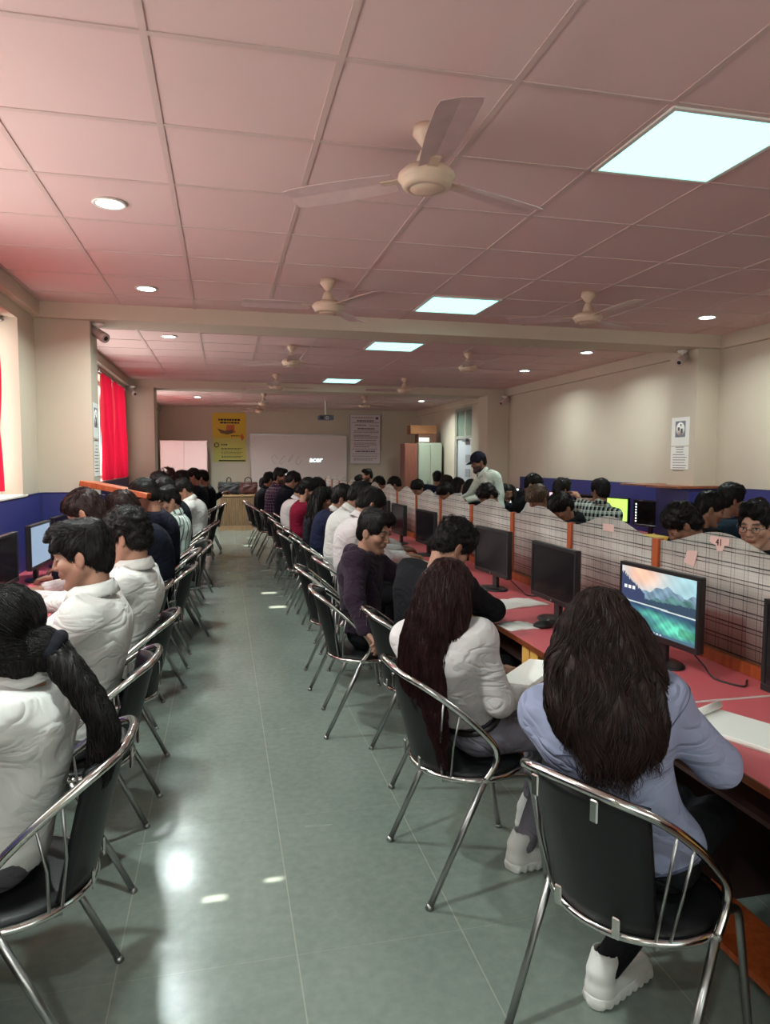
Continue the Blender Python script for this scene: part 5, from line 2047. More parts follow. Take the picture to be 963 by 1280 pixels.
def landscape_screen():
    """mountain lake wallpaper with a taskbar, painted cell by cell"""
    W_, H_ = 150, 90
    V, F, C = [], [], []
    wd, hh = 0.49 - 0.032, 0.305 - 0.04
    u, v = np.meshgrid((np.arange(W_) + 0.5) / W_, (np.arange(H_) + 0.5) / H_)
    rgb = np.zeros((H_, W_, 3))
    c = lambda *t: np.array(srgb(*t)[:3])
    nz = lambda fx, fy, s: np.sin(fx * u + s) * np.cos(fy * v + s * 1.7) + 0.5 * np.sin(2.3 * fx * u + 1.9 * fy * v + s)
    cloud = 0.5 + 0.3 * nz(9, 11, 0.4) + 0.2 * nz(23, 17, 2.0)
    sky = c(150, 190, 200) + (c(226, 176, 150) - c(150, 190, 200)) * np.exp(-(((u - 0.3) / 0.28) ** 2 + ((v - 0.92) / 0.25) ** 2))[..., None]
    rgb[:] = sky * (0.75 + 0.35 * np.clip(cloud, 0, 1))[..., None]
    rgs = np.random.default_rng(3)
    ridge1 = 0.70 + 0.10 * np.exp(-((u[0] - 0.72) / 0.12) ** 2) + 0.05 * np.sin(14 * u[0]) + 0.02 * np.sin(41 * u[0])
    ridge2 = 0.60 + 0.07 * np.sin(7 * u[0] + 2.2) + 0.03 * np.sin(29 * u[0])
    trees_r = 0.52 + 0.05 * np.clip((u[0] - 0.45) * 2, 0, 1) + 0.025 * rgs.random(W_)
    trees_l = np.where(u[0] < 0.34, 0.86 - 0.95 * np.maximum(u[0] - 0.03, 0) + 0.06 * rgs.random(W_), 0)
    m = v < ridge1[None]
    rgb[m] = (c(112, 140, 160) * (0.85 + 0.25 * np.clip(nz(31, 23, 1), -1, 1))[..., None])[m]
    m = v < ridge2[None]
    rgb[m] = (c(86, 128, 128) * (0.8 + 0.3 * np.clip(nz(19, 27, 3), -1, 1))[..., None])[m]
    m = v < trees_r[None]
    rgb[m] = c(48, 66, 84)
    m = v < trees_l[None]
    rgb[m] = (c(52, 62, 92) * (0.8 + 0.3 * rgs.random((H_, W_)))[..., None])[m]
    sh = 0.44 - 0.02 * u
    m = v < sh
    rgb[m] = (c(52, 74, 108) * (0.8 + 0.3 * np.clip(nz(13, 31, 5), -1, 1))[..., None])[m]
    m = np.abs(v - sh) < 0.012
    rgb[m] = c(176, 190, 190)
    lag = np.exp(-(((u - 0.74) / 0.24) ** 2 + ((v - 0.17) / 0.12) ** 2)) + 0.5 * np.exp(-(((u - 0.42) / 0.16) ** 2 + ((v - 0.3) / 0.06) ** 2))
    lag = np.clip(lag * (1.0 + 0.35 * nz(37, 33, 2)), 0, 1)[..., None]
    rgb = np.where((v < sh)[..., None], rgb * (1 - lag) + c(96, 206, 176) * lag, rgb)
    gr = ((u > 0.8) & (v < 0.22) & (v > 0.1))
    rgb[gr] = rgb[gr] * 0.5 + c(52, 116, 74) * 0.5
    rgb[v < 0.045] = c(66, 98, 116)
    for k in range(7):
        rgb[(np.abs(v - 0.022) < 0.014) & (np.abs(u - 0.30 - 0.045 * k) < 0.012)] = c(190, 200, 206)
    for k in range(3):
        rgb[(np.abs(v - 0.66) < 0.03) & (np.abs(u - 0.06 - 0.06 * k) < 0.018)] = c(214, 218, 222)
    for j in range(H_):
        for i in range(W_):
            y0_, y1_ = wd / 2 - wd * i / W_, wd / 2 - wd * (i + 1) / W_
            z0_, z1_ = hh * j / H_, hh * (j + 1) / H_
            o_ = len(V)
            V += [(0, y0_, z0_), (0, y1_, z0_), (0, y1_, z1_), (0, y0_, z1_)]
            F.append((o_, o_ + 1, o_ + 2, o_ + 3))
            C += [rgb[j, i]] * 4
    me = np_mesh('wallpaper', V, F)
    set_col(me, np.clip(np.array(C), 0, 1))
    return me


LIT_BLUE = emit_mat('screen_pale_blue', srgb(120, 138, 158), 0.75)
LIT_GREEN = emit_mat('screen_lime', srgb(168, 226, 92), 0.9)
LIT_WHITE = emit_mat('screen_white', srgb(232, 238, 240), 1.1)
LIT_PINK = emit_mat('screen_pinkish', srgb(214, 176, 190), 0.8)
mon0 = monitor_proto(SCREEN_OFF)
TOPZ = 0.7505
mons = []
DIRS = {}
for k in range(-1, 14):
    y = Y0 + PITCH * (k + 0.5)
    m = mon0 if k == -1 else copy_tree(mon0)
    rg = random.Random(k + 50)
    m.location = (1.745 + rg.uniform(-0.015, 0.015), y + rg.uniform(-0.02, 0.02), TOPZ)
    m.rotation_euler.z = math.radians(rg.uniform(0, 6))
    lab = '%s monitor from the camera on the aisle-side desks, its screen dark' % ordn[k + 1]
    mons.append(m)
    tag(m, lab, 'monitor', 'monitors on the aisle-side desks')
# the second one from the camera shows a mountain lake
m1 = mons[1]
m1.location = (1.765, 2.575, TOPZ)
m1.rotation_euler.z = math.radians(5)
m1['label'] = 'lit monitor showing a mountain lake wallpaper, beside the woman in the denim jacket'
for ch in list(m1.children):
    if ch.name.startswith('screen'):
        me = landscape_screen()
        ch.data = me
        me.materials.append(attr_mat('screen_picture', 0.3, 0.3, 0, 0.34))
        ch.location = (-0.0035, 0, 0.098 + 0.024)
m2 = mons[2]
m2.location = (1.70, 3.40, TOPZ)
mons[3].location = (1.72, 4.33, TOPZ)
# a row behind the dividers faces the other way
for k in range(0, 13):
    y = Y0 + PITCH * (k + 0.5)
    m = copy_tree(mon0)
    m.location = (2.34, y, TOPZ)
    m.rotation_euler.z = PI
    tag(m, '%s monitor from the camera on the desks behind the wavy dividers' % ordn[k], 'monitor', 'monitors behind the dividers')
# along the window wall and the right wall


def set_screen(m, mt):
    for ch in m.children:
        if ch.name.startswith('screen'):
            ch.data = ch.data.copy()
            ch.data.materials.clear()
            ch.data.materials.append(mt)


for k, (y, mt, lab) in enumerate([(4.45, SCREEN_OFF, 'dark monitor by the left wall, cut by the left edge of the photo'), (5.30, LIT_BLUE, 'lit pale blue monitor on the desk by the left wall'), (5.98, SCREEN_OFF, 'dark narrow-looking monitor in the corner of the left pillar'),
                                (7.4, SCREEN_OFF, 'nearest monitor beyond the left pillar by the window wall'), (8.3, SCREEN_OFF, 'second monitor beyond the left pillar by the window wall'), (9.2, SCREEN_OFF, 'third monitor beyond the left pillar by the window wall'), (10.1, SCREEN_OFF, 'fourth monitor beyond the left pillar by the window wall'), (11.0, SCREEN_OFF, 'fifth monitor beyond the left pillar by the window wall')]):
    m = copy_tree(mon0)
    m.location = (-1.25 if k < 3 else -1.3, y, TOPZ)
    m.rotation_euler.z = PI + math.radians(-2 if k < 3 else 0)
    if mt is not SCREEN_OFF:
        set_screen(m, mt)
    tag(m, lab, 'monitor', 'monitors along the window wall')
for k, (y, mt, lab) in enumerate([(5.45, SCREEN_OFF, 'dark monitor at the right wall nearest the camera'), (7.10, SCREEN_OFF, 'dark monitor with small desktop icons beside the blue boxing at the right pillar'), (7.80, LIT_GREEN, 'lit lime green monitor beside the man in the plaid shirt'),
                                (8.55, SCREEN_OFF, 'dark monitor left of the lime green one at the right wall'), (9.30, LIT_PINK, 'lit pinkish monitor at the right wall'), (10.15, LIT_WHITE, 'lit whitish monitor at the right wall'), (11.0, LIT_WHITE, 'farthest lit monitor at the end of the blue board on the right wall')]):
    m = copy_tree(mon0)
    m.location = (4.72, y, TOPZ + (0.06 if k in (1, 2, 4, 5, 6) else 0.0) * 0)
    m.rotation_euler.z = math.radians(8)
    if mt is not SCREEN_OFF:
        set_screen(m, mt)
    if k == 1:
        ic = MB()
        for a_ in range(7):
            ic.box(-0.004, -0.0025, 0.19, 0.212, 0.145 + 0.033 * a_, 0.162 + 0.033 * a_)
        ic.build('desktop_icons', LIT_WHITE, m)
    tag(m, lab, 'monitor', 'monitors along the right wall')

# ------------------------------------------------------------------ small things on the desks
def mouse(x, y, rz, label, cable=None):
    r = empty('mouse', (x, y, TOPZ), math.radians(rz))
    S = Sdf()
    S.ell((0, 0, 0.012), (0.058, 0.033, 0.026), None, 0.01)
    S.plane((0, 0, 0.0), (0, 0, -1))
    S.box((0.045, 0, 0.03), (0.03, 0.0012, 0.02), 0.001, None, 0.001, 's')
    v, f = S.mesh(0.003)
    link('shell', np_mesh('mouse_shell', v, f), PLASTIC, r, True)
    MB().lathe([(0.001, -0.004), (0.008, -0.004), (0.009, 0), (0.008, 0.004), (0.001, 0.004)], 12, (0, 0, 0), Matrix.Translation((0.03, 0, 0.033)) @ Matrix.Rotation(PI / 2, 4, 'X'), cap=False).build('wheel', PLASTIC_G, r)
    pts = catmull(cable or [(0.055, 0, 0.008), (0.12, 0.02, 0.004), (0.18, -0.05, 0.003), (0.25, -0.03, 0.003)], 24)
    MB().tube([tuple(p) for p in pts], 0.0022, 6).build('cable', PLASTIC, r)
    return tag(r, label, 'mouse')


mouse(1.585, 3.26, 8, 'black computer mouse on the pink desk below the dark monitor')
mouse(1.59, 6.30, 20, 'black mouse beside the writing hands of the men in white shirts', [(0.055, 0, 0.008), (0.1, 0.02, 0.004), (0.14, 0.0, 0.003)])


def keyboard(x, y, rz, label):
    r = empty('keyboard', (x, y, TOPZ), math.radians(rz))
    MB().box(-0.07, 0.07, -0.215, 0.215, 0.0, 0.018, 0.005).build('body', PLASTIC, r)
    k_ = MB()
    for i in range(5):
        for j in range(15):
            a, b = -0.057 + i * 0.022, -0.204 + j * 0.0272
            k_.box(a, a + 0.018, b, b + 0.023, 0.018, 0.024, 0.002)
    k_.build('keys', PLASTIC_G, r)
    return tag(r, label, 'keyboard')


keyboard(1.56, 5.95, 6, 'black keyboard on the pink desk beside the men in white shirts')
keyboard(-1.11, 5.45, 180, 'black keyboard in front of the lit pale blue monitor')


def notebook(loc, rz, wd, ln, label, open_=True, spiral=False, tilt=(0, 0), th=0.012):
    r = empty('notebook', loc)
    r.rotation_euler = (tilt[0], tilt[1], math.radians(rz))
    if open_:
        for s in (1, -1):
            V, F = [], []
            n_ = 14
            for i in range(n_ + 1):
                u = i / n_
                z = 0.003 + th * math.sin(PI * min(1, u * 1.15 + 0.08)) ** 0.7 * (1 - 0.55 * u)
                for yy in (-ln / 2, ln / 2):
                    V += [(s * u * wd, yy, z), (s * u * wd, yy, 0.0)]
            for i in range(n_):
                a, b = i * 4, (i + 1) * 4
                F += [(a, b, b + 2, a + 2), (a + 1, a + 3, b + 3, b + 1), (a, a + 1, b + 1, b), (a + 2, b + 2, b + 3, a + 3)]
            F.append((n_ * 4, n_ * 4 + 1, n_ * 4 + 3, n_ * 4 + 2))
            link('page_block', np_mesh('notebook_pages', V, F), PAPER, r)
        mb = MB()
        for k in range(9):
            y_ = -ln * 0.4 + ln * 0.8 * k / 8
            mb.box(0.025, wd * 0.8, y_ - 0.001, y_ + 0.001, 0.0035 + th * 1.0, 0.0040 + th * 1.0)
    else:
        MB().box(-wd / 2, wd / 2, -ln / 2, ln / 2, 0.0, th, 0.002).build('page_block', PAPER, r)
        MB().box(-wd / 2 - 0.003, wd / 2 + 0.003, -ln / 2 - 0.003, ln / 2 + 0.003, -0.0025, 0.0, 0.0).build('cover', mat('notebook_cover', srgb(196, 170, 160), 0.6), r)
    if spiral:
        mb = MB()
        for k in range(26):
            y_ = -wd * 0.46 + wd * 0.92 * k / 25
            mb.tube([(y_, ln / 2 + 0.006 * math.cos(a) - 0.002, th / 2 + 0.010 * math.sin(a)) for a in np.linspace(0, 2 * PI, 9)[:-1]], 0.0012, 5, closed=True)
        mb.build('spiral', STEEL, r)
        V = [(-wd / 2, ln / 2, th + 0.002)]
        rl = MB().tube([(-wd / 2, ln / 2 - 0.02, th + 0.014), (wd / 2, ln / 2 - 0.02, th + 0.014)], 0.013, 12)
        rl.build('rolled_page', PAPER, r)
    return tag(r, label, 'notebook')


notebook((1.70, 3.84, TOPZ), 12, 0.155, 0.215, 'open notebook on the pink desk between the two dark monitors')
notebook((1.58, 1.85, TOPZ + 0.003), 24, 0.21, 0.29, 'white writing pad with a folded-back page at the right edge of the photo', False, True)
notebook((1.47, 3.30, TOPZ), 6, 0.09, 0.15, 'small open notebook under the arm of the man in black')
notebook((1.50, 5.62, TOPZ), 2, 0.16, 0.22, 'open notebook under the writing hand of the man in a white shirt')
notebook((-1.06, 2.95, TOPZ), 4, 0.14, 0.20, 'open notebook on the left desk before the man in the white shirt')
notebook((1.60, 7.9, TOPZ), 0, 0.14, 0.2, 'open notebook beyond the men in white shirts')


def cable(pts, label):
    o = MB().tube([tuple(p) for p in catmull(pts, 40)], 0.0035, 6).build('monitor_cable', PLASTIC)
    return tag(o, label, 'cable')


cable([(1.83, 2.50, TOPZ + 0.12), (1.88, 2.42, TOPZ + 0.03), (1.86, 2.33, TOPZ + 0.006), (1.90, 2.22, TOPZ + 0.005), (1.97, 2.28, TOPZ + 0.005)], 'black cable looping behind the lit mountain lake monitor')
cable([(1.80, 4.28, TOPZ + 0.10), (1.88, 4.2, TOPZ + 0.01), (1.86, 4.05, TOPZ + 0.005), (1.96, 4.0, TOPZ + 0.005)], 'black cable behind the third dark monitor')
yf = MB().box(-0.09, 0.09, -0.15, 0.15, 0.0, 0.055, 0.004).build('file_folder', mat('yellow_folder', srgb(206, 176, 84), 0.6))
yf.location = (4.50, 6.66, TOPZ)
tag(yf, 'thick yellow file folder lying before the blue boxing at the right pillar', 'folder')
# ------------------------------------------------------------------ clothes
WHITE_SHIRT = cloth_mat('white_shirt_cloth', srgb(198, 196, 192), 0.8)
WHITE2 = cloth_mat('white_poplin', srgb(198, 190, 190), 0.8)
MINT = cloth_mat('pale_mint_cloth', srgb(206, 216, 204), 0.85)
DENIM = cloth_mat('pale_blue_denim', srgb(134, 138, 162), 0.85, 0.5)
BLACK_KNIT = cloth_mat('black_knit', (0.010, 0.010, 0.012, 1), 0.9)
PLUM = cloth_mat('dark_plum_fleece', srgb(42, 30, 42), 0.9, 0.45, 0.05)
NAVY = cloth_mat('navy_wool', srgb(30, 34, 56), 0.85)
NAVY2 = cloth_mat('dark_navy_cloth', srgb(20, 22, 32), 0.85)
CHARCOAL = cloth_mat('charcoal_cloth', srgb(34, 36, 42), 0.85)
MAROON = cloth_mat('maroon_cloth', srgb(112, 22, 44), 0.85)
TEAL_D = cloth_mat('dark_teal_cloth', srgb(28, 42, 54), 0.85)
GREY_DENIM = cloth_mat('grey_denim', srgb(126, 121, 132), 0.85, 0.5)
BLUE_JEAN = cloth_mat('pale_jean', srgb(122, 136, 150), 0.85, 0.5)
GREY_TROUSER = cloth_mat('grey_trouser', srgb(84, 82, 86), 0.85, 0.5)
STRIPES = check_mat('mint_stripes', srgb(206, 218, 210), srgb(84, 104, 104), srgb(150, 168, 160), 13.0, 0.28, 'stripe', 1.0)
CHECK_PURPLE = check_mat('purple_checks', srgb(70, 40, 70), srgb(36, 24, 48), srgb(196, 176, 190), 20.0, 0.5)
CHECK_GREEN = check_mat('black_white_checks', srgb(168, 180, 170), srgb(10, 18, 20), srgb(220, 226, 220), 15.0, 0.62)
BROWN_BELT = mat('dark_belt', (0.018, 0.012, 0.012, 1), 0.4)
BROWN_SHOE = mat('brown_shoe', srgb(70, 44, 36), 0.4)
SCRUNCHIE = cloth_mat('black_hair_tie', (0.012, 0.012, 0.016, 1))
FRAME_BLACK = mat('glasses_frame', (0.02, 0.02, 0.025, 1), 0.25)
SEAT_PEOPLE = 'students at the computers'


def seated(who, cx, cy, heading, head, chair_lab, ch_heading=None, hipdx=0.03, **kw):
    """a chair and the person on it; cx, cy = centre of the chair"""
    a = math.radians(heading)
    info = person(who, (cx + hipdx * math.cos(a), cy + hipdx * math.sin(a)), head, kw.pop('th', heading), lh=kw.pop('lh', heading), **kw)
    chair(cx, cy, heading if ch_heading is None else ch_heading, chair_lab)
    return info


# ------------------------------------------------------------------ right of the aisle
hx, hy = 1.00, 1.60
seated('woman with long loose brown hair in a pale blue denim jacket seen from behind', 1.06, 1.62, 26, (0.995, 1.70, 1.132), 'chrome hoop chair with a black pad under the woman in the denim jacket', hipdx=0.05,
       th=50, lh=22, hh=46, hp=20, hr=4, sex='f', top=DENIM, kind='jacket', seams=mat('dark_thread', srgb(84, 88, 112), 0.9), hair=dict(loose=True, wob=0.45, falls=[
           dict(path=[(0.967, 1.656, 1.220), (0.937, 1.601, 1.135), (0.922, 1.546, 1.035), (0.912, 1.506, 0.945), (0.907, 1.486, 0.845)], half=[0.055, 0.080, 0.105, 0.100, 0.06], lat=(0.77, -0.64, 0), r=0.026, n=420, wave=0.018, sr=0.0015),
           dict(path=[(1.012, 1.626, 1.185), (1.032, 1.581, 1.085), (1.022, 1.526, 0.985), (1.012, 1.486, 0.885)], half=[0.03, 0.04, 0.04, 0.015], lat=(0.77, -0.64, 0), r=0.022, n=140, wave=0.016, sr=0.0015),
           dict(path=[(0.927, 1.686, 1.185), (0.872, 1.641, 1.085), (0.847, 1.601, 0.985), (0.847, 1.571, 0.905)], half=[0.02, 0.035, 0.035, 0.012], lat=(0.77, -0.64, 0), r=0.02, n=120, wave=0.018, sr=0.0015)]),
       hair_m=HAIR_BROWN, hands=[(1.46, 2.05, 0.80), (1.33, 1.76, 0.80)], lod=0, trousers=DARK_TROUSER, shoes=WHITE_SHOE, hint=[None, (0.4, -1.0, -0.7)], feet=[(1.45, 2.0, 0.2), (1.10, 1.79, 0.10)], collar=False, wide=1.04)
seated('woman with very long straight reddish hair in a white shirt and grey jeans', 0.90, 2.55, 4, (0.825, 2.51, 1.105), 'chrome hoop chair with a worn black pad under the woman with very long hair', hipdx=0.05,
       th=44, lh=4, hh=38, hp=30, hr=4, sex='f', wide=1.05, top=WHITE2, kind='shirt', tuck=True, belt=BROWN_BELT, trousers=GREY_DENIM, hair=dict(loose=True, wob=0.12, falls=[
           dict(path=[(0.785, 2.47, 1.19), (0.735, 2.45, 1.10), (0.688, 2.44, 0.96), (0.674, 2.44, 0.83), (0.695, 2.43, 0.72)], half=[0.035, 0.045, 0.055, 0.055, 0.035], lat=(0.6, -0.8, 0), r=0.02, n=420, wave=0.010, sr=0.0015),
           dict(path=[(0.805, 2.43, 1.17), (0.770, 2.40, 1.06), (0.738, 2.395, 0.90), (0.732, 2.39, 0.74), (0.755, 2.37, 0.57)], half=[0.025, 0.034, 0.038, 0.032, 0.010], lat=(0.83, -0.55, 0), r=0.018, n=240, wave=0.010, sr=0.0015),
           dict(path=[(0.835, 2.43, 1.15), (0.835, 2.40, 1.07), (0.82, 2.39, 1.00), (0.805, 2.38, 0.95)], half=[0.015, 0.018, 0.016, 0.006], lat=(0.83, -0.55, 0), r=0.013, n=90, wave=0.008, sr=0.0015)]),
       hair_m=HAIR_AUBURN, hands=[(1.13, 2.70, 0.72), (1.14, 2.50, 0.69)], lod=0, shoes=WHITE_SHOE, feet=[(1.30, 2.74, 0.10), (1.14, 2.47, 0.10)], hint=[None, (0.1, -0.35, -1.0)], skin='b')
notebook((1.20, 2.575, 0.735), -62, 0.17, 0.23, 'white notebook lying on the lap of the woman with very long hair', False, False, (0.22, -0.16), 0.018)
seated('man in a black sweater bent low over the desk, his face hidden', 1.0, 3.47, 0, (1.155, 3.44, 1.155), 'chrome hoop chair under the man in the black sweater', th=30, hh=12, hp=40, top=BLACK_KNIT, kind='sweater', hair='curly',
       hands=[(1.36, 3.86, 0.80), (1.33, 3.60, 0.80)], hint=[None, (1.0, -0.45, -0.5)], lod=0, bulge=0.07, skin='b', wide=1.14)
seated('young man in a dark plum hoodie turned sideways, his arm hanging over the next chair', 0.80, 4.12, -6, (0.897, 4.18, 1.162), 'chrome hoop chair under the man in the plum hoodie', th=-34, lh=-4, hh=-42, hp=16, top=PLUM, kind='hoodie', hair='quiff', skin='b',
       hands=[(1.36, 4.15, 0.80), (0.769, 3.70, 0.583)], hint=[None, (-1.0, -0.25, -0.15)], hand_dirs=(None, ((0.35, -0.75, -0.45), (0.5, 0.5, 0.7))), curls=(0.6, 0.75), lod=0, beard=0.22, bulge=0.03, wide=1.14)
seated('man in a white shirt writing on the pink desk, nearer of two in white', 0.98, 5.42, 0, (1.15, 5.50, 1.245), 'chrome hoop chair under the nearer man in white at the right desks', hh=4, hp=36, top=WHITE2, hair='short', hands=[(1.50, 5.75, 0.79), (1.46, 5.50, 0.79)], lod=1, bulge=0.06, skin='b')
seated('man in a white shirt leaning on the desk behind the nearer man in white', 0.98, 6.25, 0, (1.20, 6.20, 1.268), 'chrome hoop chair under the farther man in white at the right desks', hh=0, hp=32, top=WHITE_SHIRT, hair='short', hands=[(1.60, 6.34, 0.79), (1.56, 6.10, 0.79)], lod=1, bulge=0.05, skin='c')
seated('man with glasses in a navy blazer over a white collar', 0.95, 6.98, 0, (1.17, 6.95, 1.210), 'chrome hoop chair under the man in the navy blazer', hh=-14, hp=22, top=NAVY, kind='jacket', collar=WHITE_SHIRT, hair='wavy', lod=1, skin='b', bulge=0.06)
seated('woman with long dark hair hanging forward between the blazer and the maroon shirt', 0.95, 7.75, 0, (1.095, 7.72, 1.165), 'chrome hoop chair under the woman with dark hair between blazer and maroon shirt', hh=-20, hp=20, sex='f', top=CHARCOAL, kind='sweater', hair=dict(loose=True, falls=[
    dict(path=[(1.06, 7.70, 1.27), (0.99, 7.66, 1.15), (0.95, 7.63, 1.0), (0.93, 7.62, 0.82)], half=[0.06, 0.085, 0.08, 0.05], lat=(0.5, -0.86, 0), r=0.035, n=90, wave=0.01)], top=[]), lod=1, skin='b')
seated('bearded man in a maroon shirt', 0.90, 8.45, 0, (1.00, 8.40, 1.240), 'chrome hoop chair with a broad black back under the man in maroon', hh=-16, hp=14, top=MAROON, kind='sweater', hair='wavy', beard=0.9, lod=1, skin='b')
seated('person in a pale pink-white shirt behind the man in maroon', 0.88, 9.32, 0, (1.03, 9.35, 1.18), 'chrome hoop chair under the person in pale pink-white', hh=10, hp=40, top=WHITE2, hair='short', lod=2, bulge=0.07)
seated('person with dark hair bowed over the desk past the maroon shirt', 1.0, 10.0, 0, (1.30, 9.95, 1.21), 'chrome hoop chair under the bowed person past the maroon shirt', hh=0, hp=40, top=BLACK_KNIT, kind='sweater', hair='bowl', lod=2)
seated('person in dark navy with black glossy hair by the bright patch on the whiteboard', 0.86, 10.75, 0, (1.03, 10.7, 1.285), 'chrome hoop chair under the person in dark navy', hh=10, hp=30, top=NAVY2, kind='jacket', hair='bowl', lod=2)
seated('bearded man in a purple checked shirt', 0.75, 11.55, 0, (0.90, 11.45, 1.325), 'chrome hoop chair under the man in the purple checked shirt', hh=-22, hp=8, top=CHECK_PURPLE, hair='quiff', beard=0.85, lod=2, skin='b')
seated('person in a grey checked shirt beside the man in purple checks', 0.68, 12.35, 0, (0.785, 12.3, 1.25), 'chrome hoop chair under the person in grey checks', hh=20, hp=14, top=CHARCOAL, hair='short', lod=2)
seated('person in black farthest along the right side of the aisle', 0.66, 13.3, 0, (0.77, 13.3, 1.14), 'farthest chrome hoop chair along the right side of the aisle', hh=20, hp=10, top=BLACK_KNIT, kind='sweater', hair='short', lod=2)
chair(0.98, 0.62, 8, 'chrome hoop chair of which only the hoop shows in the bottom right corner')
chair(0.80, 5.00, -3, 'empty chrome hoop chair pushed back behind the young man in the plum hoodie')
chair(0.86, 7.45, -4, 'empty chrome hoop chair behind the navy blazer')

# ------------------------------------------------------------------ left of the aisle
seated('woman with a black ponytail in a white shirt at the lower left edge', -0.56, 2.03, 180, (-0.585, 2.045, 1.135), 'nearest chrome hoop chair on the left, under the woman with the ponytail', th=176, hh=184, hp=14, sex='f', top=WHITE_SHIRT, trousers=GREY_TROUSER, hair=dict(open=(0.130, 0, -0.05), tie=(-0.452, 2.015, 1.090), falls=[
    dict(path=[(-0.47, 2.03, 1.105), (-0.425, 1.99, 1.055), (-0.365, 1.96, 0.985), (-0.320, 1.94, 0.90), (-0.325, 1.94, 0.81), (-0.350, 1.945, 0.72)], half=[0.016, 0.020, 0.026, 0.024, 0.018, 0.006], lat=(0.45, -0.85, -0.25), r=0.019, n=300, wave=0.010, seg=28, sr=0.0014),
    dict(path=[(-0.61, 1.975, 1.175), (-0.57, 1.955, 1.10), (-0.515, 1.985, 1.07), (-0.46, 2.01, 1.085)], half=[0.02, 0.032, 0.024, 0.010], lat=(0.1, 0, 1), r=0.010, n=0),
    dict(path=[(-0.50, 2.03, 1.115), (-0.465, 2.02, 1.095), (-0.44, 2.0, 1.07)], half=[0.025, 0.014, 0.012], lat=(0.0, 1, 0), r=0.014, n=0)]),
       hands=[(-0.98, 1.90, 0.74), (-0.98, 2.16, 0.74)], lod=0, hint=[(0.4, -0.5, -0.9), None], bulge=0.03)
inf = PEOPLE['woman with a black ponytail in a white shirt at the lower left edge']
S = Sdf()
for i in range(10):
    a0, a1 = 2 * PI * i / 10, 2 * PI * (i + 1) / 10
    q = lambda a: np.array((-0.452, 2.015, 1.090)) + 0.034 * (math.cos(a) * unit((0.0, 1, 0.1)) + math.sin(a) * unit((0.5, 0, 0.8)))
    S.cone(q(a0), q(a1), 0.017 + 0.003 * (i % 2), 0.017 + 0.003 * ((i + 1) % 2), 0.01)
v, f = S.mesh(0.004)
link('hair_tie', np_mesh('hair_tie', v - inf['base'], f), SCRUNCHIE, inf['o'], True)
seated('young man in a white shirt in profile facing left, hair swept over his forehead', -0.56, 2.87, 180, (-0.530, 2.865, 1.232), 'chrome hoop chair under the man in white shown in profile', th=178, hh=176, hp=12, top=WHITE_SHIRT, hair='side', skin='b',
       hands=[(-0.93, 2.74, 0.62), (-0.98, 3.02, 0.79)], lod=0, beard=0.28, trousers=GREY_TROUSER, hint=[(0.3, -0.45, -1.0), None], bulge=0.03)
seated('man in a white shirt seen from behind, second man along the left desks', -0.53, 3.62, 180, (-0.462, 3.615, 1.218), 'chrome hoop chair under the second man along the left desks', th=172, hh=162, hp=14, top=WHITE_SHIRT, hair='curly', skin='b',
       hands=[(-1.06, 3.92, 0.80), (-1.03, 4.02, 0.80)], lod=0, bulge=0.03, curls=(0.8, 0.9), hint=[(0.2, -0.4, -1.0), None])
seated('person with reddish brown hair bending forward by the lit pale blue monitor', -0.62, 4.50, 180, (-0.80, 4.45, 1.280), 'chrome hoop chair under the person with reddish brown hair', hh=170, hp=30, top=WHITE2, hair='wavy', hair_m=HAIR_BROWN, lod=1)
seated('person in a black jacket with a broad back on the left, head lowered', -0.50, 5.25, 180, (-0.70, 5.32, 1.235), 'chrome hoop chair under the person in the black jacket on the left', hh=176, hp=34, top=NAVY2, kind='jacket', collar=False, hair='bowl', hair_m=HAIR_BROWN, lod=1, bulge=0.08, wide=1.1, hands=[(-1.1, 5.1, 0.8), (-1.1, 5.5, 0.8)])
seated('person in a dark navy sweater below the orange-brown shelf board', -0.50, 6.12, 180, (-0.635, 6.1, 1.300), 'chrome hoop chair under the person in the dark navy sweater', hh=178, hp=24, top=NAVY2, kind='sweater', hair='bowl', lod=1, bulge=0.05)
chair(-0.42, 6.62, 196, 'empty chrome hoop chair with its black back turned to the camera on the left')
seated('man in a mint striped shirt looking down to the left', -0.46, 7.05, 180, (-0.515, 7.0, 1.205), 'chrome hoop chair under the man in the mint striped shirt', hh=206, hp=26, top=STRIPES, hair='side', lod=1, skin='b', hands=[(-0.95, 6.9, 0.79), (-0.95, 7.2, 0.79)], trousers=STRIPES)
seated('person in a dark top between the striped shirt and the sunlit white shirt', -0.45, 8.0, 180, (-0.62, 8.05, 1.27), 'chrome hoop chair under the person in dark top past the striped shirt', hh=180, hp=30, top=CHARCOAL, kind='sweater', hair='short', lod=2)
seated('person in a white shirt with a sunlit shoulder on the left', -0.36, 8.85, 180, (-0.47, 8.8, 1.235), 'chrome hoop chair under the person with the sunlit shoulder', hh=186, hp=32, top=WHITE_SHIRT, hair='short', lod=2, bulge=0.07)
seated('person with dark hair low behind the striped shirt, near the window wall', -0.72, 9.55, 180, (-0.80, 9.5, 1.30), 'chrome hoop chair under the low person near the window wall', hh=180, hp=20, top=BLACK_KNIT, kind='sweater', hair='wavy', lod=2)
seated('person with reddish dark hair near the far red curtain', -0.62, 10.35, 180, (-0.76, 10.3, 1.335), 'chrome hoop chair under the person with reddish dark hair near the far curtain', hh=180, hp=16, top=NAVY2, kind='sweater', hair='curly', hair_m=HAIR_AUBURN, lod=2)
seated('person in black before the cream almirah, middle of the far heads', -0.50, 11.0, 180, (-0.61, 11.0, 1.30), 'chrome hoop chair under the middle one of the far heads', hh=180, hp=16, top=BLACK_KNIT, kind='sweater', hair='short', lod=2)
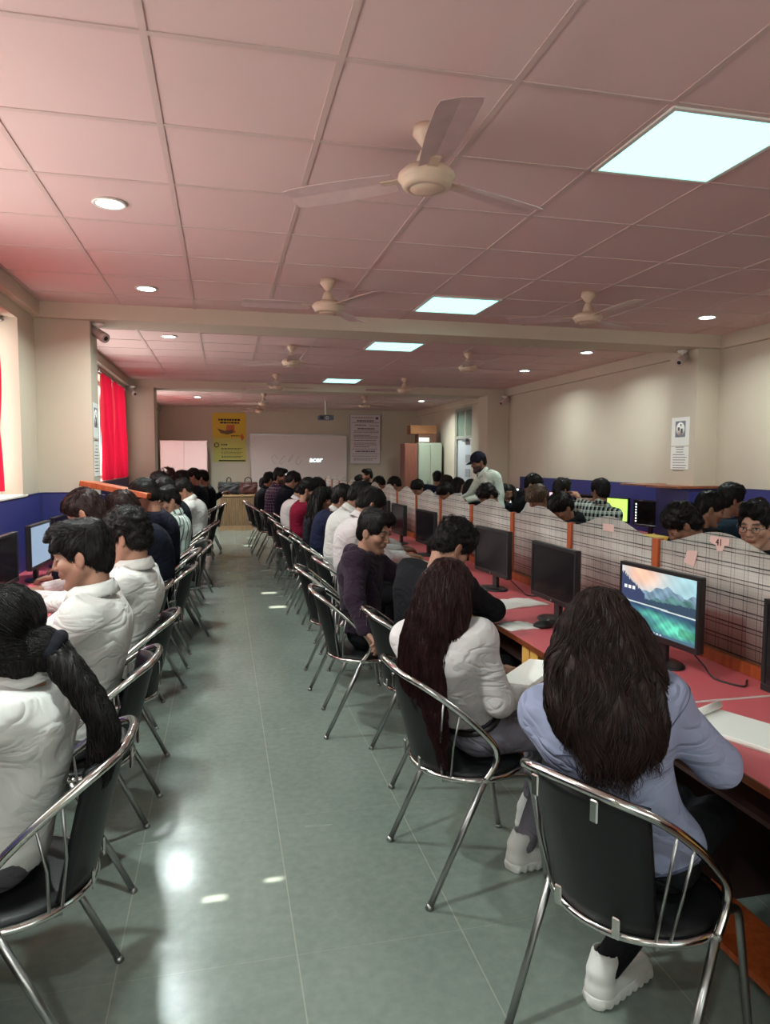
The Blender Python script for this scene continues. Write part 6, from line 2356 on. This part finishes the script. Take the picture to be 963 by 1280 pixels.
seated('person in a dark jacket, highest of the far heads on the left', -0.38, 11.75, 180, (-0.465, 11.7, 1.325), 'chrome hoop chair under the highest of the far heads on the left', hh=180, hp=12, top=CHARCOAL, kind='jacket', collar=False, hair='fade', lod=2)
seated('person in dark clothes nearest the slatted teacher desk, one hand reaching to it', -0.26, 12.6, 180, (-0.355, 12.5, 1.285), 'chrome hoop chair under the person nearest the slatted teacher desk', hh=170, hp=12, top=BLACK_KNIT, kind='jacket', collar=False, hair='short', lod=2, hands=[None, (-0.05, 12.85, 0.98)], trousers=GREY_TROUSER)

# ------------------------------------------------------------------ behind the dividers and along the right wall
R_ = dict(lod=2)
inf = seated('man with glasses looking over the divider at the right edge', 3.06, 3.30, 180, (2.86, 3.30, 1.250), 'chrome hoop chair of the man with glasses behind the dividers', hh=212, hp=12, top=BLACK_KNIT, kind='sweater', hair='quiff', skin='d', lod=1, eyes_down=False)
add_glasses(inf, FRAME_BLACK)
seated('person with curly black hair bowed behind the divider numbered 41', 3.05, 3.98, 180, (2.88, 3.95, 1.19), 'chrome hoop chair of the person with bowed curly hair', hh=150, hp=38, top=BLACK_KNIT, kind='sweater', hair='curly', lod=1)
seated('man with short hair looking down to the right before the blue board', 3.42, 4.66, 0, (3.58, 4.60, 1.240), 'chrome hoop chair of the man looking down to the right', hh=-24, hp=18, top=BLACK_KNIT, kind='sweater', hair='fade', lod=1, skin='c')
seated('man in dark teal facing the right wall', 4.05, 5.15, 0, (4.18, 5.12, 1.272), 'chrome hoop chair of the man in dark teal', hh=-6, hp=10, top=TEAL_D, kind='sweater', hair='wavy', lod=1, skin='c')
seated('person with a dark bowed head behind the fifth divider', 3.05, 5.75, 180, (2.92, 5.70, 1.185), 'chrome hoop chair of the person with a dark bowed head', hh=190, hp=40, top=BLACK_KNIT, kind='hoodie', hair='bowl', lod=2)
seated('person with light brown hair bowed over the desk behind the dividers', 3.05, 6.5, 180, (2.93, 6.2, 1.235), 'chrome hoop chair of the person with light brown hair', hh=200, hp=36, top=WHITE_SHIRT, hair='bowl', hair_m=hair_mat('hair_light_brown', (0.09, 0.055, 0.035)), lod=2)
seated('man in a black and white plaid shirt, hand raised to his face', 3.90, 6.95, 0, (3.99, 6.9, 1.275), 'chrome hoop chair of the man in plaid', hh=100, hp=6, th=20, top=CHECK_GREEN, hair='short', lod=1, skin='c', hands=[(3.92, 7.10, 1.16), (4.28, 7.0, 0.80)])
seated('person in black, hand at the ear, left of the plaid shirt', 3.95, 7.85, 0, (4.04, 7.88, 1.245), 'chrome hoop chair of the person with a hand at the ear', hh=10, hp=10, top=BLACK_KNIT, kind='jacket', collar=False, hair='wavy', lod=2, hands=[None, (4.16, 7.72, 1.18)])
seated('man in a black hoodie looking down, below the left end of the blue board', 3.90, 8.65, 0, (3.99, 8.6, 1.285), 'chrome hoop chair of the man in the black hoodie', hh=-40, hp=22, th=-10, top=BLACK_KNIT, kind='hoodie', hair='wavy', lod=1, skin='b')
seated('woman with long dark hair right of the standing man', 3.80, 9.25, 0, (3.88, 9.2, 1.15), 'chrome hoop chair of the woman right of the standing man', hh=-90, hp=14, sex='f', top=CHARCOAL, kind='sweater', hair=dict(loose=True, falls=[
    dict(path=[(3.86, 9.25, 1.24), (3.80, 9.22, 1.12), (3.78, 9.2, 0.95)], half=[0.05, 0.07, 0.05], lat=(1, 0, 0), r=0.035, n=0), dict(path=[(3.93, 9.22, 1.22), (3.98, 9.16, 1.10), (3.97, 9.12, 0.95)], half=[0.03, 0.03, 0.02], lat=(1, 0, 0), r=0.03, n=0)], top=[]), lod=2, skin='b')
seated('person with thick black hair bowed in front of the standing man', 3.05, 7.55, 180, (2.93, 7.5, 1.195), 'chrome hoop chair of the person with thick black hair', hh=180, hp=40, top=BLACK_KNIT, kind='sweater', hair='curly', lod=2)
seated('woman with black hair left of the standing man', 3.88, 10.9, 0, (3.98, 10.9, 1.17), 'chrome hoop chair of the woman left of the standing man', hh=-60, hp=20, sex='f', top=BLACK_KNIT, kind='sweater', hair=dict(loose=True, falls=[dict(path=[(3.95, 10.9, 1.26), (3.90, 10.87, 1.12), (3.89, 10.86, 0.9)], half=[0.05, 0.08, 0.06], lat=(0.6, -0.8, 0), r=0.035, n=0)], top=[]), lod=2, skin='b')
seated('woman in white with dark hair two heads left of the standing man', 3.88, 11.6, 0, (3.98, 11.55, 1.18), 'chrome hoop chair of the woman in white', hh=-30, hp=20, sex='f', top=WHITE2, hair=dict(loose=True, falls=[dict(path=[(3.95, 11.55, 1.27), (3.90, 11.5, 1.14), (3.89, 11.48, 0.95)], half=[0.05, 0.08, 0.05], lat=(0.6, -0.8, 0), r=0.035, n=0)], top=[]), lod=2, skin='b')
seated('man in a navy jacket with his back to the camera before the greenish almirah', 3.85, 12.75, 20, (3.97, 12.8, 1.265), 'chrome hoop chair of the man in the navy jacket', hh=70, hp=8, th=50, top=NAVY, kind='jacket', collar=False, hair='fade', lod=2)
seated('person with reddish dark hair and a pale collar below the navy jacket', 3.75, 11.95, 0, (3.86, 11.9, 1.20), 'chrome hoop chair of the person with a pale collar', hh=20, hp=20, top=WHITE2, hair='bowl', hair_m=HAIR_BROWN, lod=2)
seated('person with black hair bowed below the pale collar', 3.05, 9.1, 180, (2.93, 9.06, 1.16), 'chrome hoop chair of the person bowed below the pale collar', hh=180, hp=34, top=CHARCOAL, kind='sweater', hair='bowl', lod=2)
seated('person with glasses and a dark fringe behind the dividers left of the almirah', 3.05, 10.5, 180, (2.93, 10.45, 1.165), 'chrome hoop chair of the person with a dark fringe', hh=210, hp=26, top=BLACK_KNIT, kind='sweater', hair='bowl', lod=2, skin='b')
seated('person with a glossy dark bob behind the dividers below the notice', 3.05, 12.0, 180, (2.93, 11.95, 1.175), 'chrome hoop chair of the person with the glossy bob', hh=160, hp=30, top=CHARCOAL, kind='sweater', hair='bowl', lod=2, skin='b')
seated('person with sloping dark hair right of the bearded man in the far row', 3.05, 13.25, 180, (2.93, 13.2, 1.155), 'chrome hoop chair of the person with sloping dark hair', hh=150, hp=30, top=BLACK_KNIT, kind='sweater', hair='bowl', lod=2)
seated('bearded man in black facing left in the far row below the notice', 3.05, 14.6, 180, (2.98, 14.6, 1.275), 'chrome hoop chair of the bearded man in the far row', hh=186, hp=8, top=BLACK_KNIT, kind='sweater', hair='quiff', beard=0.85, lod=2, skin='d')
seated('person half hidden left of the bearded man in the far row', 3.05, 15.55, 180, (2.98, 15.5, 1.13), 'chrome hoop chair of the half hidden person in the far row', hh=180, hp=16, top=CHARCOAL, kind='sweater', hair='short', lod=2)
CAPM = cloth_mat('dark_navy_cap', srgb(34, 34, 48), 0.8)
inf = person('standing bearded man in a pale mint shirt and dark cap, leaning over the desks', (3.58, 8.90, 0.95), (3.35, 8.95, 1.580), 180, hh=184, hp=20, top=MINT, kind='shirt', hair='cap', beard=0.95, lod=1, skin='c', stand=True, bulge=0.07,
             hands=[(3.13, 8.80, 1.07), (3.08, 9.12, 1.02)], hint=[(0.8, -0.2, -1.0), (0.8, 0.2, -1.0)], trousers=NAVY2)
add_cap(inf, CAPM)
# ------------------------------------------------------------------ daylight, world, camera
W = bpy.data.worlds.new('World')
SC.world = W
W.use_nodes = True
bg = W.node_tree.nodes['Background']
bg.inputs[0].default_value = (0.95, 0.97, 1.0, 1)
bg.inputs[1].default_value = 1.0
sun = bpy.data.lights.new('sun', 'SUN')
sun.energy = 10.0
sun.angle = math.radians(0.6)
sun.color = (1.0, 0.94, 0.82)
so = bpy.data.objects.new('sun', sun)
COL.objects.link(so)
d = Vector((math.cos(SUN_EL), 0.0, -math.sin(SUN_EL)))
so.rotation_euler = d.to_track_quat('-Z', 'Y').to_euler()
so.location = (-6, 6, 6)

cam = bpy.data.cameras.new('camera')
co = bpy.data.objects.new('camera', cam)
COL.objects.link(co)
SC.camera = co
cam.sensor_fit = 'HORIZONTAL'
cam.sensor_width = 36.0
cam.lens = 877.66 / 963 * 36.0
cam.clip_start = 0.05
yaw, pit, roll = 0.22679, 0.073838, 0.004093
fwd = Vector((math.sin(yaw) * math.cos(pit), math.cos(yaw) * math.cos(pit), -math.sin(pit)))
right = Vector((math.cos(yaw), -math.sin(yaw), 0))
up = right.cross(fwd)
r2 = right * math.cos(roll) + up * math.sin(roll)
u2 = -right * math.sin(roll) + up * math.cos(roll)
M = Matrix((r2, u2, -fwd)).transposed().to_4x4()
M.translation = (0, 0, CAM_Z)
co.matrix_world = M

SC.view_settings.view_transform = 'Standard'
SC.view_settings.look = 'None'
SC.view_settings.gamma = 1.0
SC.view_settings.use_curve_mapping = False
SC.view_settings.exposure = 1.14
SC.cycles.use_denoising = True
SC.cycles.max_bounces = 8
SC.cycles.diffuse_bounces = 5
SC.cycles.glossy_bounces = 4
SC.cycles.sample_clamp_indirect = 6.0
SC.cycles.caustics_reflective = False
